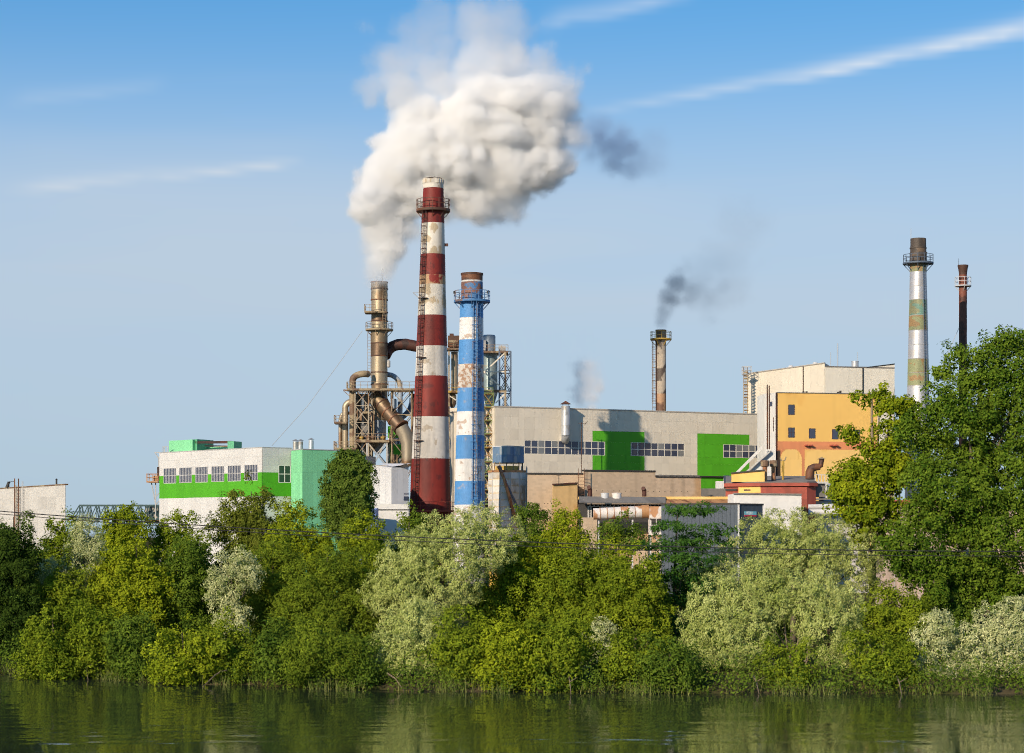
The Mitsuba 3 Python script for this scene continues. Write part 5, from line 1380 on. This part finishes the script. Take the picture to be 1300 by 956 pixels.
bushy('bush_tree', 'small dark tree standing before the rusty duct', 'tree', 'dark', 787, 658, 26, 184, 13, 0.65, bottom=720, n=16)
bushy('bush_tree', 'light green tree low below the rusty duct', 'tree', 'lime', 770, 692, 40, 178, 14)
bushy('bush_tree', 'green bushy tree low left of the layered dark tree', 'tree', 'bush', 808, 702, 34, 168, 16)
bushy('bush_tree', 'green bushy tree below the left willow billows of the slate building', 'tree', 'dark', 905, 720, 40, 180, 17)
bushy('bush_tree', 'green tree behind the large pale willow', 'tree', 'bush', 1000, 700, 44, 186, 18)
bushy('bush_tree', 'dark bushy tree filling the shade under the oak', 'tree', 'dark', 1235, 700, 70, 176, 19)
# dark layered tree before the slate building
fl = []
rngf = np.random.default_rng(77)
for px, py, w_, h_ in ((872, 651, 13, 4), (908, 650, 18, 4.5), (850, 670, 20, 5), (888, 670, 24, 5), (922, 676, 14, 4), (842, 690, 34, 8), (885, 688, 36, 8), (868, 712, 44, 10), (838, 730, 34, 11), (880, 740, 36, 12), (850, 760, 36, 13), (832, 790, 32, 14), (862, 800, 36, 16), (845, 830, 36, 16), (890, 643, 8, 3.5), (860, 647, 8, 3.5)):
    fl.append((W(px, py, 172 + rngf.uniform(-1.2, 1.2)), (w_ * 172 / F, 1.5, h_ * 172 / F)))
tree('layered_tree', 'dark green tree with flat layered fronds in front of the slate blue building', 'tree', 'frond', fl, (WX(856, 172), 172.5, 0.2), 15000, 15, 0.2)

# middle row
clumps('willow_bush', 'narrow silver white bush at the left, below the truss bridge', 'bush', 'white', 174, [(112, 680, 15), (104, 692, 15), (117, 698, 13), (98, 712, 13), (107, 722, 13), (95, 735, 10), (75, 735, 14), (60, 728, 12)], 20, 1.2)
clumps('weeping_tree', 'dark weeping tree at the far left edge, shade put into its leaf colour', 'tree', 'deep', 170, [(10, 705, 26), (30, 720, 22), (-8, 730, 26), (16, 748, 26), (36, 765, 20), (4, 785, 26), (26, 800, 24), (8, 830, 24), (34, 832, 18)], 21, 0.95, up=1.6)
bushy('bush_tree', 'mid green bushy tree at the left with a dark hollow on its right', 'tree', 'bush', 85, 715, 52, 174, 22)
bushy('bush_tree', 'tall green tree left of centre with a yellow patch of leaves', 'tree', 'lime', 172, 690, 44, 175, 23)
bushy('bush_tree', 'dark green tree between the yellow patched tree and the white bush', 'tree', 'dark', 246, 690, 46, 177, 24)
clumps('willow_bush', 'small white leaved bush in the middle of the left bank', 'bush', 'white', 170, [(290, 722, 14), (306, 716, 13), (280, 740, 13), (300, 742, 14), (318, 732, 11), (276, 758, 10), (296, 764, 11), (284, 780, 14), (302, 786, 14), (292, 802, 14)], 25, 1.2)
bushy('bush_tree', 'feathery olive green tree left of the centre, below the poplar', 'tree', 'feather', 345, 680, 52, 176, 26)
bushy('bush_tree', 'large feathery dark olive tree at the centre left', 'tree', 'feather', 415, 700, 62, 172, 27)
bushy('bush_tree', 'olive tree left of the big silver willow', 'tree', 'bush', 470, 695, 36, 178, 28)
clumps('willow_tree', 'big silver leaved willow with rounded billows below the two striped chimneys', 'tree', 'silver', 171, [(552, 683, 22, 2), (582, 679, 22, 2), (612, 675, 24, 3), (642, 679, 20, 3), (532, 699, 18, 1), (570, 707, 26, -1), (598, 699, 24, 0), (512, 707, 20, 0), (540, 717, 24, -2), (577, 725, 26, -2), (607, 711, 20, -1), (497, 735, 22, -1),
        (522, 747, 24, -2.5), (554, 755, 24, -2.5), (588, 747, 20, -2), (480, 755, 18, -1), (498, 773, 22, -2), (532, 777, 22, -2.5), (567, 777, 18, -2), (632, 705, 18, 0)], 29, 1.25, 0.3, up=1.15)
clumps('willow_tree', 'smaller silver willow low by the water below the centre', 'tree', 'silver', 150, [(530, 795, 24), (510, 815, 24), (545, 815, 22), (488, 835, 22), (518, 842, 24), (550, 842, 20), (482, 858, 16), (505, 866, 18), (535, 868, 18)], 30, 1.25, 0.2, up=1.15)
bushy('bush_tree', 'bright yellow green tree in the middle with upright shoots', 'tree', 'lime', 668, 682, 40, 177, 31, n=36)
bushy('bush_tree', 'broad bright green tree left of the layered dark tree', 'tree', 'bush', 735, 700, 60, 172, 32)
bushy('bush_tree', 'bright green tree right of the big silver willow', 'tree', 'bush', 645, 722, 46, 174.5, 33)
clumps('willow_tree', 'large pale silver willow in front of the slate and white buildings', 'tree', 'silver', 176, [(960, 682, 20, 1), (990, 678, 24, 1), (1020, 682, 26, 1), (1050, 690, 26, 0), (1080, 698, 26, 0), (1098, 710, 22, 0), (940, 706, 22, 0), (975, 700, 26, -1), (1010, 706, 26, -2), (1045, 714, 26, -2), (1078, 726, 24, -1.5), (900, 718, 22, 0), (930, 734, 24, -1),
        (1105, 741, 18, 0), (1060, 746, 20, -1), (890, 744, 18, 0)], 34, 1.2, 0.3, up=1.1)
clumps('willow_tree', 'large silver willow near the water with a dark gap of bare branches', 'tree', 'silver', 153, [(965, 742, 24, 0), (935, 758, 26, 0), (905, 768, 26, 0), (985, 765, 22, -1), (950, 785, 26, -1.5), (915, 798, 26, -1.5), (885, 800, 22, 0), (890, 830, 24, -1), (925, 830, 26, -2), (955, 815, 22, -2), (900, 858, 24, -1), (935, 860, 22, -1.5), (965, 850, 16, -1)], 35, 1.25, 0.3, up=1.15)
clumps('willow_tree', 'silver willow right of the bare branch gap, leaning right', 'tree', 'silver', 152, [(1015, 752, 22, 0), (1045, 760, 24, 0), (1030, 780, 24, -1), (1062, 786, 22, -1), (1078, 770, 16, 0), (1045, 808, 24, -1.5), (1075, 812, 18, -1), (1062, 838, 20, -1.5), (1085, 840, 14, -1), (1070, 862, 18, -1)], 36, 1.25, 0.3, up=1.15)
bushy('bush_tree', 'bright green tree between the silver willows and the big oak', 'tree', 'bush', 1130, 755, 52, 166, 37)
bushy('bush_tree', 'green bush tree below the big oak, right of centre', 'tree', 'dark', 1190, 748, 50, 170, 38)
clumps('willow_tree', 'small silver willow standing low at the right by the water', 'tree', 'white', 147.5, [(1188, 802, 18), (1178, 822, 18), (1196, 828, 18), (1175, 848, 18), (1192, 856, 18), (1200, 812, 12)], 39, 1.25, 0.2)
clumps('willow_tree', 'silver willow in the lower right corner', 'tree', 'white', 148, [(1262, 800, 22), (1290, 792, 22), (1240, 822, 22), (1272, 826, 24), (1302, 822, 24), (1225, 845, 18), (1250, 852, 22), (1285, 856, 24), (1312, 850, 20)], 40, 1.2, 0.2)

# front row along the water
FRONT = [(70, 780, 46, 164, 'bush', 'round green bush at the water near the left edge'), (128, 775, 42, 162, 'bush', 'green bush at the water, second from the left'), (182, 790, 42, 160, 'dark', 'darker green bush at the water left of the bright yellow bush'),
         (236, 802, 40, 157, 'lime', 'bright yellow green bush at the water on the left'), (292, 795, 44, 158, 'bush', 'green bush at the water right of the bright yellow bush'), (350, 800, 46, 157, 'dark', 'dark green bush at the water below the feathery trees'),
         (410, 798, 50, 156, 'feather', 'feathery green bush at the water left of the low silver willow'), (455, 820, 30, 154, 'dark', 'small dark bush tucked against the low silver willow'), (590, 790, 46, 157, 'bush', 'green bush at the water right of the low silver willow'),
         (650, 795, 48, 156, 'lime', 'light green bush at the water below the centre'), (712, 790, 48, 157, 'bush', 'green bush at the water left of the small white bush'), (800, 812, 44, 156, 'bush', 'green bush at the water right of the small white bush'),
         (845, 825, 34, 155, 'dark', 'dark bush at the water below the layered tree'), (1000, 832, 36, 153, 'bush', 'low green bush under the bare branch gap of the willows'), (1118, 815, 44, 155, 'bush', 'green bush at the water between the right hand willows')]
for i, (px, top, half, d, kind, lb) in enumerate(FRONT):
    d = float(shore(WX(px, 150))) + 1.8 + (i % 3) * 0.9
    bushy('bush', lb, 'bush', kind, px, top, half, d, 60 + i, 1.0, taper=0.05)
clumps('willow_bush', 'small white leaved bush at the water below the rusty duct', 'bush', 'white', 154, [(765, 806, 12), (757, 820, 13), (772, 828, 13), (752, 842, 13), (768, 850, 14), (758, 864, 13)], 80, 1.3)

t = thing('bare_branches', 'bare brown branches in the dark gap between the silver willows', 'branches')
rb = np.random.default_rng(3)
for k in range(9):
    a = np.array([WX(1020 + rb.uniform(-14, 14), 152), 152 + rb.uniform(-.5, .8), -0.6])
    e = a + np.array([rb.uniform(-2.4, 2.4), rb.uniform(-.9, .3), rb.uniform(2.5, 5.0)])
    M().tube([a, (a + e) / 2 + rb.normal(size=3) * .25, e, e + (e - a) * .25 + rb.normal(size=3) * .2], [.085, .06, .03, .01], 'bark_pale', 6).put(f'{t}__branch')

# yellow green maple and the big oak on the right
clumps('maple_tree', 'yellow green maple with thin top branches before the yellow building', 'tree', 'maple', 176, [(1092, 510, 9), (1084, 524, 6), (1118, 503, 6), (1132, 518, 13), (1116, 530, 13), (1148, 538, 13), (1084, 553, 8), (1094, 562, 9), (1074, 548, 6), (1128, 556, 17), (1106, 572, 9), (1070, 580, 6), (1085, 596, 13), (1120, 585, 15), (1080, 615, 22), (1110, 612, 24), (1140, 600, 18),
        (1072, 636, 16), (1100, 640, 24), (1130, 632, 18), (1085, 655, 18), (1112, 660, 20), (1098, 676, 14), (1136, 572, 16), (1150, 515, 10), (1120, 488, 5)], 50, 1.0, 0.34, bark='bark_pale', inner=0.1, up=1.0, limb_n=14)
OAK = [(1272, 440, 16), (1297, 434, 17), (1240, 460, 18), (1212, 456, 12), (1196, 474, 9), (1260, 465, 22), (1290, 462, 22), (1232, 490, 16), (1200, 508, 12), (1255, 500, 26), (1290, 500, 28), (1178, 528, 13), (1202, 534, 22), (1230, 535, 28), (1268, 540, 28), (1300, 545, 28),
       (1152, 552, 14), (1168, 564, 18), (1190, 570, 26), (1225, 580, 30), (1262, 585, 30), (1298, 590, 30), (1170, 590, 16), (1175, 612, 24), (1205, 622, 28), (1240, 630, 30), (1280, 635, 30), (1168, 640, 16), (1158, 668, 18), (1185, 660, 26), (1218, 670, 28), (1258, 680, 30), (1296, 685, 30),
       (1140, 690, 20), (1165, 700, 24), (1200, 712, 26), (1240, 722, 28), (1280, 730, 28), (1150, 725, 20), (1185, 742, 22), (1225, 755, 24), (1265, 762, 24), (1300, 765, 24), (1186, 492, 8), (1146, 534, 8), (1325, 480, 30), (1335, 560, 34), (1335, 650, 34), (1330, 730, 30)]
rngo = np.random.default_rng(8)
clumps('oak_tree', 'huge dark green oak filling the right edge, reaching above the yellow building', 'tree', 'oak', 168, [(a, b, c, rngo.uniform(-2.2, 1.5)) for a, b, c in OAK], 51, 1.1, 0.55, inner=0.2, up=0.85, limb_n=18)

# grass and reeds at the water's edge, low growth between the trees
rg = np.random.default_rng(12)
n = 6000
gxp = rg.uniform(-52, 52, n); gyp = shore(gxp) + rg.gamma(2.0, 1.2, n) - 0.4
P = np.stack([gxp, gyp, ground_z(gxp, gyp)], 1)
clump = meshkit.noise(P * [0.5, 0.5, 0], 3)
hgt = (0.12 + 0.5 * clump * rg.random(n))[:, None]
lean = unit(rg.normal(size=(n, 3)) * [0.35, 0.35, 0] + UP)
sd = unit(np.cross(lean, rg.normal(size=(n, 3)))) * 0.035
v = np.stack([P - sd, P + sd, P + lean * hgt], 1).reshape(-1, 3)
tt = rg.random((n, 1))
c = np.repeat(np.array([[0.06, 0.09, 0.015]]) * (1 - tt) + np.array([[0.16, 0.17, 0.03]]) * tt, 3, 0)
scene['bank_grass'] = mikit.ply((v, np.arange(3 * n).reshape(-1, 3)), 'leaf', smooth=False, color=c)
note('bank_grass', 'grass and reeds along the edge of the river bank', 'grass', kind='stuff')
for k in range(7):
    xb = [-41, -33, -21, -9, 4, 17, 27][k]
    yb = float(shore(xb)) - 0.6
    e = np.array([xb + rg.uniform(-2.2, 2.2), yb - rg.uniform(0.6, 1.6), -0.98])
    a = np.array([xb, yb + 1.2, 0.1])
    M().tube([a, (a + e) / 2 + [0, 0, 0.25], e], [.07, .05, .02], 'bark_pale', 6).tube([(a + e) / 2 + [0, 0, 0.22], (a + e) / 2 + [0.5, -0.5, 0.6]], [.035, .01], 'bark_pale', 5).put('fallen_branch', label='fallen dead branch reaching into the water, ' + ('first', 'second', 'third', 'fourth', 'fifth', 'sixth', 'last')[k] + ' of seven from the left', cat='branch')
nr = 2000                                                       # reeds in loose stands at the edge
gxp = np.concatenate([rg.normal(c_, w_, nr // 8) for c_, w_ in ((-38, 1.6), (-30, 1.2), (-23, 2), (-13, 1.2), (-3, 1.8), (9, 1.5), (20, 2), (31, 1.6))])
gyp = shore(gxp) + rg.normal(0.1, 0.45, len(gxp))
P2 = np.stack([gxp, gyp, np.maximum(ground_z(gxp, gyp), -1.05)], 1)
lean = unit(rg.normal(size=(len(P2), 3)) * [0.22, 0.22, 0] + UP)
sd = unit(np.cross(lean, rg.normal(size=(len(P2), 3)))) * 0.03
hg = rg.uniform(0.35, 1.2, (len(P2), 1))
v2 = np.stack([P2 - sd, P2 + sd, P2 + lean * hg], 1).reshape(-1, 3)
tt = rg.random((len(P2), 1))
c2 = np.repeat(np.array([[0.09, 0.14, 0.03]]) * (1 - tt) + np.array([[0.26, 0.27, 0.09]]) * tt, 3, 0)
scene['reeds'] = mikit.ply((v2, np.arange(3 * len(P2)).reshape(-1, 3)), 'leaf', smooth=False, color=c2)
note('reeds', 'loose stands of reeds in the shallow edge of the river', 'reeds', kind='stuff')
n = 60000
gxp = rg.uniform(-60, 62, n); gyp = shore(gxp) + np.where(rg.random(n) < 0.4, rg.uniform(-0.8, 3, n), rg.uniform(2, 46, n))
P = np.stack([gxp, gyp, np.maximum(ground_z(gxp, gyp), -1.0) + rg.gamma(2.0, 0.45, n)], 1)
nn = unit(rg.normal(size=(n, 3)) + np.array([0, -0.6, 0.8]))
v, f, c = leaves(P, nn, 'dark', rg, (meshkit.noise(P * 0.4, 9) - 0.4) * 0.6)
scene['undergrowth'] = mikit.ply((v, f), 'leaf', smooth=False, color=c)
note('undergrowth', 'tangled low green growth between the trees of the bank', 'undergrowth', kind='stuff')

# two power lines across the trees
for y0, y1, lb in ((649, 700, 'upper'), (652.5, 706, 'lower')):
    D = 132.0
    pts = [W(px, y1 - (y1 - y0) * ((1300 - px) / 1300) ** 2, D) for px in np.linspace(-500, 1800, 60)]
    M().tube(pts, 0.036 if lb == 'upper' else 0.026, 'wire', 6).put('power_line', label=f'{lb} of the two dark power lines sagging across the trees', cat='power line')
print('leaf triangles', TREES)
# ------------------------------------------------------------------ steam and smoke: volumes with a fitted boundary


def tetra_surface(D, level, lo, step):
    """Marching tetrahedra over the grid D (x, y, z): triangles of D = level."""
    nx, ny, nz = D.shape
    I = np.stack(np.meshgrid(np.arange(nx - 1), np.arange(ny - 1), np.arange(nz - 1), indexing='ij'), -1).reshape(-1, 3)
    off = np.array([[0, 0, 0], [1, 0, 0], [1, 1, 0], [0, 1, 0], [0, 0, 1], [1, 0, 1], [1, 1, 1], [0, 1, 1]])
    C = I[:, None] + off
    V = D[C[..., 0], C[..., 1], C[..., 2]]
    keep = (V.min(1) < level) & (V.max(1) >= level)
    C, V = C[keep], V[keep]
    tris = []
    for tet in ((0, 5, 1, 6), (0, 1, 2, 6), (0, 2, 3, 6), (0, 3, 7, 6), (0, 7, 4, 6), (0, 4, 5, 6)):
        P, Q = C[:, tet].astype(float), V[:, tet]
        ins = Q >= level

        def cut(a, b, s):
            t = (level - Q[s, a]) / (Q[s, b] - Q[s, a] + 1e-12)
            return P[s, a] + (P[s, b] - P[s, a]) * t[:, None]
        for k in range(1, 15):
            inside = [i for i in range(4) if k >> i & 1]
            outside = [i for i in range(4) if i not in inside]
            s = np.where((ins == [bool(k >> i & 1) for i in range(4)]).all(1))[0]
            if not len(s):
                continue
            if len(inside) == 1 or len(inside) == 3:
                a, o = (inside[0], outside) if len(inside) == 1 else (outside[0], inside)
                t = [cut(a, b, s) for b in o]
                got = [np.stack(t, 1)]
            else:
                (a, b), (c, d) = inside, outside
                q = [cut(a, c, s), cut(a, d, s), cut(b, d, s), cut(b, c, s)]
                got = [np.stack([q[0], q[1], q[2]], 1), np.stack([q[0], q[2], q[3]], 1)]
            ref = P[s][:, inside].mean(1)
            for g in got:
                n = np.cross(g[:, 1] - g[:, 0], g[:, 2] - g[:, 0])
                flip = (n * (g.mean(1) - ref)).sum(1) < 0
                g[flip] = g[flip][:, ::-1]
                tris.append(g)
    tri = np.vstack(tris)
    v, inv = np.unique(np.round(tri.reshape(-1, 3), 4), axis=0, return_inverse=True)
    f = inv.reshape(-1, 3)
    f = f[(f[:, 0] != f[:, 1]) & (f[:, 1] != f[:, 2]) & (f[:, 0] != f[:, 2])]
    return v * step + lo, f


def plume(key, blobs, d, step, sigma, albedo, label, cat, seed, edge=1.6, amp=2.4, freq=0.17, bound=2, group=None, phase=None, fall=None):
    """blobs: (px, py, radius in px, depth offset in px, density). Density = soft union of blobs eaten by billowing noise."""
    s = d / F
    B = np.array([[*W(b[0], b[1], d), b[2] * s, b[4]] for b in blobs])
    B[:, 1] += [b[3] * s for b in blobs]
    pad = amp + edge * 1.5
    lo = (B[:, :3] - B[:, 3:4]).min(0) - pad
    hi = (B[:, :3] + B[:, 3:4]).max(0) + pad
    n = np.ceil((hi - lo) / step).astype(int) + 1
    G = [lo[i] + np.arange(n[i]) * step for i in range(3)]
    X = np.stack(np.meshgrid(*G, indexing='ij'), -1)
    sd = np.full(X.shape[:3], 1e9); wsum = np.zeros(X.shape[:3]); dsum = np.zeros(X.shape[:3]); rsum = np.zeros(X.shape[:3])
    for b in B:
        q = np.linalg.norm(X - b[:3], axis=-1) - b[3]
        sd = np.minimum(sd, q)
        w = np.exp(-np.clip(q, -8, 12) / 1.3)
        wsum += w; dsum += w * b[4]; rsum += w * b[3]
    P = X * freq
    bil = 0.0
    for o in range(5):
        bil = bil + 0.6 ** o * np.abs(2 * meshkit.noise(P * 2.05 ** o + 3.7 * o, seed + o) - 1)
    bil = bil / sum(0.6 ** o for o in range(5))              # cusps pointing in: puffs
    am = amp * np.minimum(1.0, rsum / np.maximum(wsum, 1e-9) / (1.6 * amp))
    thin = np.clip(1 - dsum / np.maximum(wsum, 1e-9), 0, 1)
    h = sd + am * (0.62 + 0.5 * thin - (2.6 + 1.6 * thin) * bil)
    dens = np.clip(0.5 - h / (edge * (1 + 1.8 * thin)), 0, 1)
    dens = dens * dens * (3 - 2 * dens) * dsum / np.maximum(wsum, 1e-9)
    soft = meshkit.fbm(X * freq * 0.8 + 11, 3, seed + 20)
    dens = dens * (0.55 + 0.9 * soft)
    if fall is not None:
        dens = dens * fall(X)
    dens[0], dens[-1], dens[:, 0], dens[:, -1], dens[:, :, 0], dens[:, :, -1] = 0, 0, 0, 0, 0, 0
    # boundary on a coarser grid, grown by one cell so that the whole cloud lies inside
    k = bound
    m = [int(math.ceil(x / k)) * k for x in dens.shape]
    big = np.zeros(m); big[:dens.shape[0], :dens.shape[1], :dens.shape[2]] = dens
    c = big.reshape(m[0] // k, k, m[1] // k, k, m[2] // k, k).max((1, 3, 5))
    c = np.pad(c, 3)
    g = c
    for ax in range(3):
        g = np.maximum(np.maximum(g, np.roll(g, 1, ax)), np.roll(g, -1, ax))
    v, f = tetra_surface((g > 0.02).astype(float), 0.5, lo - (3 - 0.5) * k * step + (-0.5) * step, k * step)
    grid = mi.VolumeGrid(np.ascontiguousarray(dens.transpose(2, 1, 0)[..., None].astype(np.float32)))
    size = (n - 1) * step
    # cell centres sit on the samples
    t0, t1 = lo - step / 2, lo + size + step / 2
    key = numbered(key)
    scene['air_' + key] = {'type': 'heterogeneous', 'albedo': {'type': 'rgb', 'value': list(albedo)}, 'scale': float(sigma),
                           'phase': phase or {'type': 'isotropic'},
                           'sigma_t': {'type': 'gridvolume', 'grid': grid, 'filter_type': 'trilinear', 'wrap_mode': 'clamp',
                                       'to_world': T().translate(t0.tolist()).scale((t1 - t0).tolist())}}
    scene[key] = mikit.ply((v, f), {'type': 'null'}, smooth=False, interior={'type': 'ref', 'id': 'air_' + key})
    note(key, label, cat, group, 'stuff')


MAIN = [  # px, py, r, depth, density
    (482, 351, 9.0, 0, 0.5), (482, 343, 11, 0, 0.7), (483, 331, 13.5, 0, 0.9), (486, 314, 17, 0, 1), (484, 296, 21, 0, 1), (487, 276, 27, 0, 1), (478, 268, 21, -8, 1),
    (487, 246, 33, -5, 1), (512, 250, 30, 5, 1), (508, 212, 40, 0, 1), (540, 236, 36, 8, 1), (575, 230, 32, 10, 1), (592, 234, 26, 10, 1), (614, 234, 26, 6, 1),
    (540, 185, 46, 0, 1), (532, 152, 30, -6, 1), (580, 190, 52, 4, 1), (600, 150, 46, 4, 1), (630, 165, 50, 8, 1), (640, 200, 42, 14, 1),
    (665, 213, 32, 20, 1), (655, 130, 40, 8, 0.9), (690, 150, 36, 14, 1), (685, 185, 34, 18, 1), (706, 138, 24, 16, 0.7), (622, 108, 34, 6, 0.5),
    (642, 76, 32, 10, 0.16), (612, 62, 38, 6, 0.12), (674, 96, 32, 12, 0.18), (590, 98, 30, 2, 0.16), (600, 30, 32, 8, 0.07), (640, 30, 28, 10, 0.06),
    (506, 104, 34, -4, 0.17), (498, 82, 28, -4, 0.09), (530, 62, 32, 0, 0.06), (548, 92, 30, 0, 0.10), (520, 122, 22, -2, 0.17), (560, 40, 36, 4, 0.045),
    (702, 108, 28, 16, 0.08), (725, 165, 18, 18, 0.12), (640, 245, 24, 16, 0.25), (560, 268, 14, 6, 0.2), (615, 258, 16, 10, 0.2), (470, 300, 10, -2, 0.15), (520, 285, 12, 4, 0.3)]
plume('steam_plume', MAIN, 388.0, 0.45, 0.95, (0.992, 0.993, 0.995), 'huge billowing white steam plume rising from the bronze stack and drifting right', 'steam', 5, amp=3.0, freq=0.14, edge=2.1)
plume('smoke_wisp', [(708, 176, 16, 0, 0.7), (724, 168, 14, 0, 0.7), (738, 176, 13, 0, 0.6), (748, 164, 12, 0, 0.7), (760, 174, 15, 0, 0.9), (772, 186, 16, 0, 1), (768, 160, 9, 0, 0.5), (786, 178, 14, 0, 0.8), (782, 202, 15, 0, 0.9), (800, 190, 15, 0, 0.7), (800, 212, 11, 0, 0.7),
      (816, 200, 12, 0, 0.4), (832, 206, 11, 0, 0.25), (828, 184, 10, 0, 0.2), (700, 208, 14, 0, 0.5), (690, 226, 12, 0, 0.4), (752, 190, 10, 0, 0.5)], 428.0, 0.55, 0.24, (0.44, 0.54, 0.74),
      'dark blue-grey shred of smoke trailing off the right side of the big white plume', 'smoke', 31, edge=2.6, amp=3.6, freq=0.22)
plume('smoke_wisp', [(840, 408, 5, 0, 1), (843, 396, 9, 0, 1), (850, 378, 13, 0, 1), (860, 362, 14, 0, 1), (880, 372, 14, 0, 0.4), (905, 378, 16, 0, 0.2), (925, 362, 20, 0, 0.12), (895, 345, 18, 0, 0.10), (925, 330, 28, 0, 0.06),
      (945, 285, 30, 0, 0.04)], 440.0, 0.6, 0.24, (0.42, 0.46, 0.52), 'grey smoke curling from the peeling stack with the yellow platform', 'smoke', 47, edge=2.4, amp=2.2, freq=0.22)
plume('steam_puff', [(750, 516, 4, 0, 1), (753, 504, 7, 0, 1), (757, 492, 8, 0, 1), (746, 485, 12, 0, 0.5), (742, 470, 13, 0, 0.3), (738, 500, 12, 0, 0.15), (752, 470, 8, 0, 0.2)], 415.0, 0.4, 0.75, (0.93, 0.93, 0.94),
      'small pale steam puff rising behind the roof of the beige hall', 'steam', 61, edge=1.3, amp=1.6, freq=0.45)
